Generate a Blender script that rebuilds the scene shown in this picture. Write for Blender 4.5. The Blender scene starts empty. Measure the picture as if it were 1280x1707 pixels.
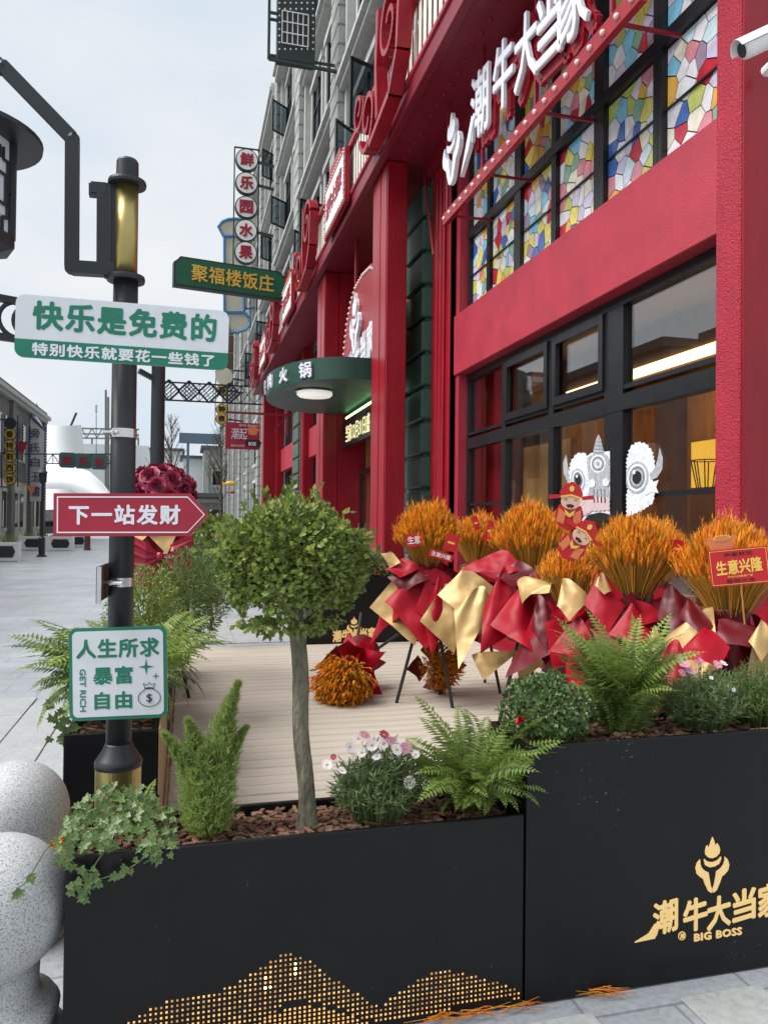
import bpy, math, random
from mathutils import Vector, Matrix, noise
random.seed(7)
rnd = random.random
def uni(a, b): return a + (b - a) * random.random()
PI = math.pi
S = bpy.context.scene
COL = S.collection

# ------------------------------------------------------------------ camera
FPX, CX, CY, EYE = 1270.0, 640.0, 853.5, 1.5
yaw, pit, rol = math.atan(330 / 1270.0), math.radians(0.81), math.radians(0.6)
FW = Vector((math.sin(yaw) * math.cos(pit), math.cos(yaw) * math.cos(pit), math.sin(pit)))
R0 = Vector((math.cos(yaw), -math.sin(yaw), 0))
U0 = R0.cross(FW)
RT = R0 * math.cos(rol) + U0 * math.sin(rol)
UP = U0 * math.cos(rol) - R0 * math.sin(rol)
cam = bpy.data.cameras.new('camera')
cam.sensor_fit = 'VERTICAL'; cam.sensor_height = 36.0; cam.lens = 36.0 * FPX / 1707.0
cam.clip_start = 0.05; cam.clip_end = 2000
camo = bpy.data.objects.new('camera', cam); COL.objects.link(camo)
mm = Matrix((RT, UP, -FW)).transposed().to_4x4(); mm.translation = (0, 0, EYE)
camo.matrix_world = mm
S.camera = camo

# ------------------------------------------------------------------ sky and sun (bright overcast)
SUN_EL, SUN_AZ = math.radians(52), math.radians(272)     # azimuth measured from +Y clockwise: over the street, to the left
w = bpy.data.worlds.new('World'); S.world = w; w.use_nodes = True
nt = w.node_tree; nt.nodes.clear()
out = nt.nodes.new('ShaderNodeOutputWorld'); bg = nt.nodes.new('ShaderNodeBackground'); bg.inputs[1].default_value = 0.067
sky = nt.nodes.new('ShaderNodeTexSky'); sky.sky_type = 'NISHITA'; sky.sun_disc = False
sky.sun_elevation = SUN_EL; sky.sun_rotation = SUN_AZ; sky.air_density = 1.0; sky.dust_density = 2.0
tc = nt.nodes.new('ShaderNodeTexCoord'); mp = nt.nodes.new('ShaderNodeMapping'); mp.inputs['Scale'].default_value = (1.0, 1.0, 2.2)
ns = nt.nodes.new('ShaderNodeTexNoise'); ns.inputs['Scale'].default_value = 2.6; ns.inputs['Detail'].default_value = 6; ns.inputs['Roughness'].default_value = 0.5
rp = nt.nodes.new('ShaderNodeValToRGB')
rp.color_ramp.elements[0].position = 0.36; rp.color_ramp.elements[0].color = (7.2, 8.1, 9.0, 1)
rp.color_ramp.elements[1].position = 0.62; rp.color_ramp.elements[1].color = (9.1, 9.25, 9.4, 1)
mx = nt.nodes.new('ShaderNodeMix'); mx.data_type = 'RGBA'; mx.inputs[0].default_value = 0.92
L = nt.links.new
L(tc.outputs['Generated'], mp.inputs[0]); L(mp.outputs[0], ns.inputs['Vector']); L(ns.outputs['Fac'], rp.inputs[0])
L(sky.outputs[0], mx.inputs[6]); L(rp.outputs[0], mx.inputs[7]); L(mx.outputs[2], bg.inputs[0]); L(bg.outputs[0], out.inputs[0])
sl = bpy.data.lights.new('sun', 'SUN'); sl.energy = 3.4; sl.angle = math.radians(42); sl.color = (1, 0.975, 0.94)
so = bpy.data.objects.new('sun', sl); COL.objects.link(so)
sdir = Vector((math.sin(SUN_AZ) * math.cos(SUN_EL), math.cos(SUN_AZ) * math.cos(SUN_EL), math.sin(SUN_EL)))
so.rotation_euler = sdir.to_track_quat('Z', 'Y').to_euler(); so.location = (-10, -10, 20)
vs = S.view_settings; vs.view_transform = 'Standard'; vs.look = 'None'; vs.exposure = 0.62; vs.gamma = 1.0; vs.use_curve_mapping = False
S.cycles.max_bounces = 7; S.cycles.transparent_max_bounces = 12

# ------------------------------------------------------------------ helpers
def at(px, py, X=None, Y=None, Z=None, d=None):
    """world point seen in the photograph at (px, py) on a given plane or at a given depth"""
    r = FW + RT * ((px - CX) / FPX) - UP * ((py - CY) / FPX)
    if X is not None: t = X / r.x
    elif Y is not None: t = Y / r.y
    elif Z is not None: t = (Z - EYE) / r.z
    else: t = d
    return Vector((0, 0, EYE)) + r * t

MW = {}                                            # world matrices of the roots, by object name
def root_matrix(o): return MW.get(o.name, Matrix.Identity(4))
def thing(name, label, cat, loc=(0, 0, 0), rz=0.0, group=None, rot=None):
    o = bpy.data.objects.new(name, None); COL.objects.link(o); o.empty_display_size = 0.1
    o.location = loc; o.rotation_euler = rot if rot else (0, 0, rz)
    MW[o.name] = Matrix.Translation(Vector(loc)) @ o.rotation_euler.to_matrix().to_4x4()
    o['label'] = label; o['category'] = cat
    if group: o['group'] = group
    return o
def copy_thing(src, loc, rz, label, group=None):
    r = src.copy(); COL.objects.link(r); r.location = loc; r.rotation_euler = (0, 0, rz); r['label'] = label
    MW[r.name] = Matrix.Translation(Vector(loc)) @ r.rotation_euler.to_matrix().to_4x4()
    if group: r['group'] = group
    for ch in list(src.children):
        c = ch.copy(); COL.objects.link(c); c.parent = r
        for g in list(ch.children):
            d = g.copy(); COL.objects.link(d); d.parent = c
    return r

class MB:
    """collects shapes and links them as one mesh object"""
    def __init__(s): s.v = []; s.f = []
    def add(s, vs, fs):
        n = len(s.v); s.v += [Vector(p) for p in vs]; s.f += [tuple(i + n for i in f) for f in fs]; return s
    def box(s, x0, x1, y0, y1, z0, z1, b=0.0):
        if b <= 0:
            return s.add([(x0,y0,z0),(x1,y0,z0),(x1,y1,z0),(x0,y1,z0),(x0,y0,z1),(x1,y0,z1),(x1,y1,z1),(x0,y1,z1)],
                         [(3,2,1,0),(4,5,6,7),(0,1,5,4),(1,2,6,5),(2,3,7,6),(3,0,4,7)])
        vs = []
        for (zz, k) in ((z0, 1), (z0 + b, 0), (z1 - b, 0), (z1, 1)):
            i = b * k
            if k: pts = [(x0+b,y0+b),(x1-b,y0+b),(x1-b,y1-b),(x0+b,y1-b)]; pts = [pts[0],pts[0],pts[1],pts[1],pts[2],pts[2],pts[3],pts[3]]
            else: pts = [(x0,y0+b),(x0+b,y0),(x1-b,y0),(x1,y0+b),(x1,y1-b),(x1-b,y1),(x0+b,y1),(x0,y1-b)]
            vs += [(p[0], p[1], zz) for p in pts]
        fs = [(7,5,3,1), (24+0,24+2,24+4,24+6)]
        for j in range(3):
            for i in range(8):
                a, c = j*8+i, j*8+(i+1) % 8
                fs.append((a, c, c+8, a+8))
        return s.add(vs, fs)
    def obox(s, c, ax, ay, az):
        c, ax, ay, az = Vector(c), Vector(ax), Vector(ay), Vector(az)
        vs = [c + ax*i + ay*j + az*k for k in (-1, 1) for (i, j) in ((-1,-1),(1,-1),(1,1),(-1,1))]
        return s.add(vs, [(3,2,1,0),(4,5,6,7),(0,1,5,4),(1,2,6,5),(2,3,7,6),(3,0,4,7)])
    def bar(s, a, b, w, h=None):
        a, b = Vector(a), Vector(b); h = h or w
        d = (b - a); l = d.length
        if l < 1e-6: return s
        d /= l; u = Vector((0,0,1)) if abs(d.z) < 0.95 else Vector((1,0,0))
        x = d.cross(u).normalized(); y = x.cross(d)
        return s.obox((a+b)/2, x*w/2, y*h/2, d*l/2)
    def tube(s, pts, r, n=8, cap=True):
        pts = [Vector(p) for p in pts]; m = len(pts)
        rr = r if isinstance(r, (list, tuple)) else [r]*m
        vs, fs = [], []
        prev = None
        for i, p in enumerate(pts):
            d = (pts[min(i+1, m-1)] - pts[max(i-1, 0)])
            d = d.normalized() if d.length > 1e-9 else Vector((0,0,1))
            if prev is None:
                u = Vector((0,0,1)) if abs(d.z) < 0.9 else Vector((1,0,0))
                x = d.cross(u).normalized()
            else:
                x = (prev - d*prev.dot(d))
                x = x.normalized() if x.length > 1e-6 else d.orthogonal().normalized()
            prev = x; y = d.cross(x)
            for k in range(n):
                a = 2*PI*k/n; vs.append(p + (x*math.cos(a) + y*math.sin(a))*rr[i])
        for i in range(m-1):
            for k in range(n):
                a, b = i*n+k, i*n+(k+1) % n
                fs.append((a, b, b+n, a+n))
        if cap: fs += [tuple(range(n-1, -1, -1)), tuple(range((m-1)*n, m*n))]
        return s.add(vs, fs)
    def lathe(s, prof, c=(0,0,0), n=24):
        c = Vector(c); vs, fs = [], []
        for (r, z) in prof:
            for k in range(n):
                a = 2*PI*k/n; vs.append(c + Vector((r*math.cos(a), r*math.sin(a), z)))
        m = len(prof)
        for i in range(m-1):
            for k in range(n):
                a, b = i*n+k, i*n+(k+1) % n
                fs.append((a, b, b+n, a+n))
        fs += [tuple(range(n-1, -1, -1)), tuple(range((m-1)*n, m*n))]
        return s.add(vs, fs)
    def prism(s, poly, o, ex, ey, ez):
        """polygon (2-D points) placed at o in the plane ex, ey and thickened along ez (full vector)"""
        o, ex, ey, ez = Vector(o), Vector(ex), Vector(ey), Vector(ez); n = len(poly)
        a = [o + ex*p[0] + ey*p[1] for p in poly]; b = [p + ez for p in a]
        fs = [tuple(range(n-1, -1, -1)), tuple(range(n, 2*n))] + [(i, (i+1) % n, (i+1) % n + n, i+n) for i in range(n)]
        return s.add(a + b, fs)
    def sphere(s, c, r, n=10, m=6, sx=1, sy=1, sz=1):
        c = Vector(c); vs, fs = [], []
        for i in range(m+1):
            t = PI*i/m
            for k in range(n):
                a = 2*PI*k/n; vs.append(c + Vector((sx*r*math.sin(t)*math.cos(a), sy*r*math.sin(t)*math.sin(a), -sz*r*math.cos(t))))
        for i in range(m):
            for k in range(n):
                a, b = i*n+k, i*n+(k+1) % n; fs.append((a, b, b+n, a+n))
        return s.add(vs, fs)
    def xf(s, M):
        s.v = [M @ p for p in s.v]; return s
    def mesh(s, name, smooth=False):
        me = bpy.data.meshes.new(name); me.from_pydata([tuple(p) for p in s.v], [], s.f)
        if smooth: me.polygons.foreach_set('use_smooth', [True]*len(me.polygons))
        me.update(); return me
    def build(s, name, mat, parent=None, local=False, smooth=False, root=None, kind=None):
        rt = root or parent
        if rt is not None and rt.parent is not None and root is None: rt = rt.parent
        if rt is not None and not local:
            inv = root_matrix(rt).inverted(); s.v = [inv @ p for p in s.v]
        me = s.mesh(name, smooth); me.materials.append(mat)
        o = bpy.data.objects.new(name, me); COL.objects.link(o)
        if parent is not None: o.parent = parent
        if kind: o['kind'] = kind
        return o
def inst(name, me, parent, M=None):
    """one more piece that shares its mesh data; M is relative to the parent"""
    o = bpy.data.objects.new(name, me); COL.objects.link(o); o.parent = parent
    if M is not None: o.matrix_local = M
    return o
def tag(o, label, cat, group=None):
    o['label'] = label; o['category'] = cat
    if group: o['group'] = group
    return o
def struct(o, label=None):
    o['kind'] = 'structure'
    if label: o['label'] = label
    return o

# text -> mesh pieces, fitted into a w x h box centred on the origin of plane (ex, ey)
_tc = {}
def glyphs(body, bold=0.03, space=1.0):
    k = (body, bold, space)
    if k in _tc: return _tc[k]
    c = bpy.data.curves.new('lettering', 'FONT'); c.body = body; c.size = 1; c.resolution_u = 2; c.extrude = 0.5; c.space_character = space
    o = bpy.data.objects.new('lettering', c); COL.objects.link(o)
    dg = bpy.context.evaluated_depsgraph_get(); dg.update()
    me = bpy.data.meshes.new_from_object(o.evaluated_get(dg))
    vs = [tuple(v.co) for v in me.vertices]; fs = [tuple(p.vertices) for p in me.polygons]
    bpy.data.objects.remove(o); bpy.data.curves.remove(c); bpy.data.meshes.remove(me)
    if bold:                                   # heavier strokes: shifted copies, each a hair deeper than the last
        b_v, b_f = list(vs), list(fs); n = len(b_v)
        for q in range(6):
            a = PI/3*q + .26; r = bold*1.15; e = .02*(q + 1)
            fs += [tuple(i + n*(q + 1) for i in f) for f in b_f]
            vs += [(v[0] + r*math.cos(a), v[1] + r*math.sin(a), v[2]*(1 - e) - (.5*e)) for v in b_v]
    x0, x1 = min(v[0] for v in vs), max(v[0] for v in vs); y0, y1 = min(v[1] for v in vs), max(v[1] for v in vs)
    vs = [((v[0]-x0)/(x1-x0)-.5, (v[1]-y0)/(y1-y0)-.5, v[2]+.5) for v in vs]
    _tc[k] = (vs, fs); return _tc[k]
def text(mb, body, o, ex, ey, w, h, depth, bold=0.03, shear=0.0, space=1.0):
    o, ex, ey = Vector(o), Vector(ex).normalized(), Vector(ey).normalized(); ez = ex.cross(ey)
    vs, fs = glyphs(body, bold, space)
    mb.add([o + ex*(v[0]*w) + ey*(v[1]*h + shear*v[0]*w) + ez*(v[2]*depth) for v in vs], fs); return mb
def rrect(w, h, r, n=5):
    p = []
    for (cx, cy, a0) in ((w/2-r, h/2-r, 0), (-w/2+r, h/2-r, 90), (-w/2+r, -h/2+r, 180), (w/2-r, -h/2+r, 270)):
        for i in range(n+1):
            a = math.radians(a0 + 90*i/n); p.append((cx + r*math.cos(a), cy + r*math.sin(a)))
    return p

# ------------------------------------------------------------------ materials
def mat(name, col, rough=0.6, metal=0.0, var=0.0, vscale=6.0, bump=0.0, bscale=60.0, spec=0.5, emit=0.0, ecol=None, island=0.0, coat=0.0,
        col2=None, stretch=None, trans=0.0, ior=1.45, grime=0.0, dust=0.0):
    m = bpy.data.materials.new(name); m.use_nodes = True; n = m.node_tree; b = n.nodes['Principled BSDF']
    b.inputs['Base Color'].default_value = (*col, 1); b.inputs['Roughness'].default_value = rough; b.inputs['Metallic'].default_value = metal
    b.inputs['Specular IOR Level'].default_value = spec; b.inputs['IOR'].default_value = ior
    if coat: b.inputs['Coat Weight'].default_value = coat; b.inputs['Coat Roughness'].default_value = 0.12
    if emit:
        b.inputs['Emission Color'].default_value = (*(ecol or col), 1); b.inputs['Emission Strength'].default_value = emit
    tc = n.nodes.new('ShaderNodeTexCoord'); vec = tc.outputs['Object']
    if stretch:
        mp = n.nodes.new('ShaderNodeMapping'); mp.inputs['Scale'].default_value = stretch; n.links.new(vec, mp.inputs[0]); vec = mp.outputs[0]
    colsock = None
    if var:
        nz = n.nodes.new('ShaderNodeTexNoise'); nz.inputs['Scale'].default_value = vscale; nz.inputs['Detail'].default_value = 7; nz.inputs['Roughness'].default_value = 0.62
        n.links.new(vec, nz.inputs['Vector'])
        r = n.nodes.new('ShaderNodeValToRGB'); c2 = col2 or tuple(c*(1-var) for c in col); c1 = col if col2 else tuple(min(1, c*(1+var)) for c in col)
        r.color_ramp.elements[0].position = .3; r.color_ramp.elements[0].color = (*c2, 1)
        r.color_ramp.elements[1].position = .7; r.color_ramp.elements[1].color = (*c1, 1)
        n.links.new(nz.outputs['Fac'], r.inputs[0]); colsock = r.outputs[0]
        rr = n.nodes.new('ShaderNodeMapRange'); rr.inputs['To Min'].default_value = max(0, rough-.12); rr.inputs['To Max'].default_value = min(1, rough+.12)
        n.links.new(nz.outputs['Fac'], rr.inputs['Value']); n.links.new(rr.outputs[0], b.inputs['Roughness'])
    if island:
        g = n.nodes.new('ShaderNodeNewGeometry'); h = n.nodes.new('ShaderNodeHueSaturation')
        m1 = n.nodes.new('ShaderNodeMapRange'); m1.inputs['To Min'].default_value = 1-island; m1.inputs['To Max'].default_value = 1+island
        m2 = n.nodes.new('ShaderNodeMapRange'); m2.inputs['To Min'].default_value = .5-island*.05; m2.inputs['To Max'].default_value = .5+island*.05
        n.links.new(g.outputs['Random Per Island'], m1.inputs['Value']); n.links.new(m1.outputs[0], h.inputs['Value'])
        wn = n.nodes.new('ShaderNodeTexWhiteNoise'); wn.noise_dimensions = '1D'; n.links.new(g.outputs['Random Per Island'], wn.inputs['W'])
        n.links.new(wn.outputs['Value'], m2.inputs['Value']); n.links.new(m2.outputs[0], h.inputs['Hue'])
        if colsock: n.links.new(colsock, h.inputs['Color'])
        else: h.inputs['Color'].default_value = (*col, 1)
        colsock = h.outputs[0]
    if grime or dust:
        if colsock is None:
            rg = n.nodes.new('ShaderNodeRGB'); rg.outputs[0].default_value = (*col, 1); colsock = rg.outputs[0]
    if grime:                                  # rain streaks and patchy fading with a shape of their own
        mg = n.nodes.new('ShaderNodeMapping'); mg.inputs['Scale'].default_value = (7, 7, .5); n.links.new(tc.outputs['Object'], mg.inputs[0])
        ng = n.nodes.new('ShaderNodeTexNoise'); ng.inputs['Scale'].default_value = 1.3; ng.inputs['Detail'].default_value = 8; ng.inputs['Roughness'].default_value = .65; n.links.new(mg.outputs[0], ng.inputs['Vector'])
        rg = n.nodes.new('ShaderNodeValToRGB'); rg.color_ramp.elements[0].position = .36; rg.color_ramp.elements[0].color = (1-grime, 1-grime, 1-grime, 1); rg.color_ramp.elements[1].position = .6; rg.color_ramp.elements[1].color = (1, 1, 1, 1)
        n.links.new(ng.outputs['Fac'], rg.inputs[0]); xg = n.nodes.new('ShaderNodeMix'); xg.data_type = 'RGBA'; xg.blend_type = 'MULTIPLY'; xg.inputs[0].default_value = 1
        n.links.new(colsock, xg.inputs[6]); n.links.new(rg.outputs[0], xg.inputs[7]); colsock = xg.outputs[2]
    if dust:                                   # pale dust specks and smears
        nd = n.nodes.new('ShaderNodeTexNoise'); nd.inputs['Scale'].default_value = 90; nd.inputs['Detail'].default_value = 2; n.links.new(tc.outputs['Object'], nd.inputs['Vector'])
        ne = n.nodes.new('ShaderNodeTexNoise'); ne.inputs['Scale'].default_value = 4; ne.inputs['Detail'].default_value = 5; n.links.new(tc.outputs['Object'], ne.inputs['Vector'])
        md = n.nodes.new('ShaderNodeMath'); md.operation = 'MULTIPLY_ADD'; md.inputs[1].default_value = .55; n.links.new(ne.outputs['Fac'], md.inputs[0]); n.links.new(nd.outputs['Fac'], md.inputs[2])
        rd = n.nodes.new('ShaderNodeValToRGB'); rd.color_ramp.elements[0].position = .99; rd.color_ramp.elements[0].color = (0, 0, 0, 1); rd.color_ramp.elements[1].position = 1.0; rd.color_ramp.elements[1].color = (dust, dust, dust, 1)
        mq = n.nodes.new('ShaderNodeMapRange'); mq.inputs['From Min'].default_value = 1.035; mq.inputs['From Max'].default_value = 1.11; mq.inputs['To Max'].default_value = dust; n.links.new(md.outputs[0], mq.inputs['Value'])
        n2 = n.nodes.new('ShaderNodeMapRange'); n2.inputs['From Min'].default_value = .52; n2.inputs['From Max'].default_value = .75; n2.inputs['To Max'].default_value = dust*.012; n.links.new(ne.outputs['Fac'], n2.inputs['Value'])
        ad_ = n.nodes.new('ShaderNodeMath'); ad_.operation = 'MAXIMUM'; n.links.new(mq.outputs[0], ad_.inputs[0]); n.links.new(n2.outputs[0], ad_.inputs[1])
        xd = n.nodes.new('ShaderNodeMix'); xd.data_type = 'RGBA'; n.links.new(ad_.outputs[0], xd.inputs[0]); n.links.new(colsock, xd.inputs[6]); xd.inputs[7].default_value = (.42, .41, .39, 1); colsock = xd.outputs[2]
    if colsock: n.links.new(colsock, b.inputs['Base Color'])
    if bump:
        nz2 = n.nodes.new('ShaderNodeTexNoise'); nz2.inputs['Scale'].default_value = bscale; nz2.inputs['Detail'].default_value = 4
        n.links.new(vec, nz2.inputs['Vector'])
        bp = n.nodes.new('ShaderNodeBump'); bp.inputs['Strength'].default_value = bump; bp.inputs['Distance'].default_value = 0.02
        n.links.new(nz2.outputs['Fac'], bp.inputs['Height']); n.links.new(bp.outputs[0], b.inputs['Normal'])
    if trans:
        tl = n.nodes.new('ShaderNodeBsdfTranslucent'); ms = n.nodes.new('ShaderNodeMixShader'); ms.inputs[0].default_value = trans
        if colsock: n.links.new(colsock, tl.inputs[0])
        else: tl.inputs[0].default_value = (*col, 1)
        n.links.new(b.outputs[0], ms.inputs[1]); n.links.new(tl.outputs[0], ms.inputs[2]); n.links.new(ms.outputs[0], n.nodes['Material Output'].inputs[0])
    return m
def glass_mat(name, tint, refl=1.0, rough=0.02, ior=1.5):
    m = bpy.data.materials.new(name); m.use_nodes = True; n = m.node_tree; n.nodes.remove(n.nodes['Principled BSDF'])
    o = n.nodes['Material Output']; t = n.nodes.new('ShaderNodeBsdfTransparent'); t.inputs[0].default_value = (*tint, 1)
    g = n.nodes.new('ShaderNodeBsdfGlossy'); g.inputs['Roughness'].default_value = rough; g.inputs[0].default_value = (refl, refl, refl, 1)
    fr = n.nodes.new('ShaderNodeFresnel'); gg = n.nodes.new('ShaderNodeNewGeometry')      # thin pane: the same reflection from both faces
    mr = n.nodes.new('ShaderNodeMapRange'); mr.inputs['To Min'].default_value = ior; mr.inputs['To Max'].default_value = 1/ior
    n.links.new(gg.outputs['Backfacing'], mr.inputs['Value']); n.links.new(mr.outputs[0], fr.inputs[0]); x = n.nodes.new('ShaderNodeMixShader')
    n.links.new(fr.outputs[0], x.inputs[0]); n.links.new(t.outputs[0], x.inputs[1]); n.links.new(g.outputs[0], x.inputs[2]); n.links.new(x.outputs[0], o.inputs[0])
    return m
M = {}
RED = (0.40, 0.010, 0.032)
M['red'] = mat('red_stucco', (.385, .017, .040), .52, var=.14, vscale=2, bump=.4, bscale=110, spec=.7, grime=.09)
M['redrough'] = mat('red_rough_stucco', (.42, .014, .040), .55, var=.12, vscale=4, bump=1.0, bscale=90, grime=.15)
M['redgloss'] = mat('red_gloss_paint', (.30, .004, .015), .36, var=.10, vscale=3, spec=.5, bump=.04, bscale=9, grime=.20)
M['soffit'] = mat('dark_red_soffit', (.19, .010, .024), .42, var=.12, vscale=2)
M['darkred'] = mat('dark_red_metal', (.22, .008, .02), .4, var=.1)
M['greenpier'] = mat('dark_green_stone', (.05, .115, .086), .5, var=.16, vscale=5, bump=.1, bscale=90)
M['canopy'] = mat('green_canopy_paint', (.015, .060, .042), .45, var=.06, vscale=3)
M['black'] = mat('black_window_frame', (.012, .013, .015), .35, var=.1)
M['charcoal'] = mat('charcoal_metal', (.020, .023, .028), .42, var=.12, vscale=4)
M['planter'] = mat('black_planter_paint', (.0042, .0048, .0062), .36, var=.3, vscale=1.6, bump=.05, bscale=5, spec=.34, dust=.35)
M['cream'] = mat('cream_slat', (.74, .70, .62), .5, var=.08, vscale=9)
M['creamwall'] = mat('cream_render', (.62, .60, .44), .8, var=.1, vscale=2)
M['stone'] = mat('grey_stone_block', (.33, .345, .33), .8, var=.18, vscale=4, bump=.2, bscale=40, grime=.2)
M['stonetrim'] = mat('pale_stone_trim', (.48, .49, .47), .75, var=.12, vscale=3, grime=.2)
M['greywall'] = mat('grey_wall_render', (.35, .365, .34), .85, var=.14, vscale=1.2, grime=.25)
M['dglass'] = mat('dark_window_glass', (.03, .035, .04), .06, spec=.8)
M['glass'] = glass_mat('shop_window_glass', (.93, .91, .87), .95, .012, 2.05)
M['clearpane'] = glass_mat('casement_glass', (.55, .6, .62), .9, .02, 1.5)
M['white'] = mat('white_paint', (.80, .80, .79), .45, var=.05)
M['letterwhite'] = mat('white_letter', (.72, .73, .79), .4)
M['signwhite'] = mat('white_sign_sheet', (.68, .71, .75), .38, var=.06, vscale=5, grime=.05)
M['signgreen'] = mat('green_sign_sheet', (.012, .18, .11), .4, var=.10)
M['signred'] = mat('red_sign_sheet', (.34, .014, .038), .4, var=.10, grime=.08)
M['plaquegreen'] = mat('green_plaque', (.012, .11, .06), .5, var=.08)
M['goldleaf'] = mat('gold_letter', (.85, .56, .12), .35, metal=.6, var=.08, vscale=12)
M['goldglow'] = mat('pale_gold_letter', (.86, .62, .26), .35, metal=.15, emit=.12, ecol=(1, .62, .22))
M['brass'] = mat('brushed_brass', (.42, .34, .13), .34, metal=.9, var=.2, vscale=9, stretch=(1, 1, .15))
M['steel'] = mat('stainless_steel', (.6, .6, .6), .25, metal=1.0, var=.1)
M['bulb'] = mat('bulb_white', (.75, .62, .56), .3)
M['deck'] = mat('beige_composite_deck', (.455, .40, .335), .65, var=.2, vscale=2.2, bump=.35, bscale=9, stretch=(.5, 30, 1))
M['woodboard'] = mat('tan_wood_board', (.33, .22, .12), .7, var=.3, vscale=3, stretch=(12, 12, .6))
M['granite'] = None
M['bark'] = mat('grey_green_bark', (.15, .135, .095), .85, var=.65, vscale=38, bump=1.0, bscale=90, stretch=(1, 1, .3))
M['branch'] = mat('brown_twig', (.09, .07, .045), .85, var=.2)
M['leafround'] = mat('privet_leaf', (.19, .25, .055), .36, island=.6, trans=.36)
M['leafbox'] = mat('boxwood_leaf', (.10, .165, .05), .4, island=.4, trans=.15)
M['fern'] = mat('fern_frond', (.19, .275, .055), .5, island=.3, trans=.3)
M['fernold'] = mat('older_fern_frond', (.12, .18, .045), .5, island=.35, trans=.25)
M['foxtail'] = mat('foxtail_needle', (.27, .36, .10), .5, island=.5, trans=.4)
M['feather'] = mat('feathery_leaf', (.14, .205, .06), .5, island=.4, trans=.25)
M['daisyleaf'] = mat('daisy_leaf', (.14, .20, .075), .5, island=.4, trans=.2)
M['ivy'] = mat('ivy_leaf', (.10, .165, .045), .38, var=.45, vscale=5, trans=.15)
M['petalw'] = mat('white_petal', (.82, .78, .80), .5, trans=.2)
M['petalp'] = mat('pink_petal', (.66, .30, .46), .5, trans=.2)
M['petalc'] = mat('crimson_petal', (.36, .03, .08), .5)
M['pollen'] = mat('yellow_flower_centre', (.55, .34, .03), .7)
M['mulch'] = mat('bark_mulch_chip', (.165, .085, .052), .85, island=.6)
M['soil'] = mat('dark_soil', (.05, .034, .024), .95, var=.4, vscale=20, bump=.6, bscale=40)
M['straw'] = mat('straw_stalk', (.48, .25, .035), .55, island=.6)
M['ear'] = mat('amber_wheat_ear', (.64, .23, .008), .55, island=.5, trans=.15)
M['awn'] = mat('orange_awn', (.82, .33, .014), .5, island=.45, trans=.25)
M['redpaper'] = mat('crimson_wrapping_paper', (.30, .003, .013), .42, var=.12, vscale=8, spec=.25, bump=.12, bscale=11)
M['goldpaper'] = mat('gold_wrapping_paper', (.43, .28, .11), .42, metal=.25, var=.1, vscale=6, bump=.15, bscale=11)
M['darkpaper'] = mat('wine_wrapping_paper', (.11, .003, .008), .42, var=.15, vscale=8)
M['rose'] = mat('wine_fabric_rose', (.26, .022, .055), .55, island=.35)
M['ribbon'] = mat('red_satin', (.34, .008, .035), .3, var=.1)
M['cardred'] = mat('red_card', (.50, .012, .018), .4)
M['skin'] = mat('card_face_peach', (.80, .50, .36), .5)
M['cardgold'] = mat('card_gold', (.80, .52, .10), .4)
M['cardorange'] = mat('card_orange', (.72, .20, .08), .4)
M['ink'] = mat('black_ink', (.015, .013, .013), .5)
M['greyink'] = mat('grey_print', (.36, .38, .41), .5, var=.3, vscale=30)
M['paleprint'] = mat('pale_print', (.66, .70, .76), .5, var=.22, vscale=22)
M['midprint'] = mat('mid_grey_print', (.17, .18, .20), .5, var=.3, vscale=40)
M['pinkprint'] = mat('pink_print', (.55, .42, .44), .5, var=.15, vscale=22)
M['yellowsign'] = mat('yellow_sign', (.62, .40, .05), .5, var=.1)
M['bluetube'] = mat('blue_neon_tube', (.06, .20, .42), .4)
M['brown'] = mat('brown_panel', (.10, .055, .045), .7, var=.2)
M['tentwhite'] = mat('white_tent_fabric', (.74, .76, .76), .7, var=.04, vscale=.4)
M['farwhite'] = mat('white_far_cladding', (.68, .71, .72), .8, var=.06, vscale=.3)
M['farblue'] = mat('slate_blue_band', (.10, .15, .20), .7, var=.06)
M['fargrey'] = mat('far_grey_brick', (.24, .25, .24), .85, var=.25, vscale=1.5)
M['slate'] = mat('slate_roof', (.10, .105, .11), .8, var=.2, vscale=1)
M['darkbrick'] = mat('dark_brick_wall', (.16, .155, .15), .85, var=.3, vscale=2)
M['beige'] = mat('beige_plaster', (.55, .52, .42), .85, var=.12, vscale=.8)
M['wall_in'] = mat('interior_wood', (.34, .175, .06), .5, var=.3, vscale=2, stretch=(4, 4, .5))
M['wall_in2'] = mat('interior_amber_panel', (.50, .27, .07), .5, var=.2, vscale=2)
M['ceil_in'] = mat('interior_ceiling', (.22, .14, .09), .7, var=.2)
M['striplamp'] = mat('warm_strip_lamp', (1, .8, .5), .5, emit=3.2, ecol=(1, .72, .36))
M['roomfill'] = mat('added_room_fill', (1, .8, .5), .5, emit=30.0, ecol=(1, .66, .28))  # added fill light that warms the dining room
M['niche'] = mat('yellow_lit_niche', (1, .8, .2), .5, emit=.75, ecol=(1, .58, .06), var=.4, vscale=3)
M['ledtext'] = mat('led_text', (1, .95, .6), .5, emit=.6, ecol=(1, .93, .45))
M['canlamp'] = mat('ceiling_lamp_diffuser', (.8, .8, .76), .4, emit=.35, ecol=(1, .95, .85))
M['greenled'] = mat('green_strip_light', (.5, 1, .5), .5, emit=2.2, ecol=(.45, 1.0, .40))
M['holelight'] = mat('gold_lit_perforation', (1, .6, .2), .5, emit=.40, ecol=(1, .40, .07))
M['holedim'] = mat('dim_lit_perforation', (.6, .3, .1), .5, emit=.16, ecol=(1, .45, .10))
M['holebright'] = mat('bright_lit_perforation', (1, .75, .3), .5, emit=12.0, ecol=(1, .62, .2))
M['rubber'] = mat('black_rubber', (.02, .02, .02), .6)
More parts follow.
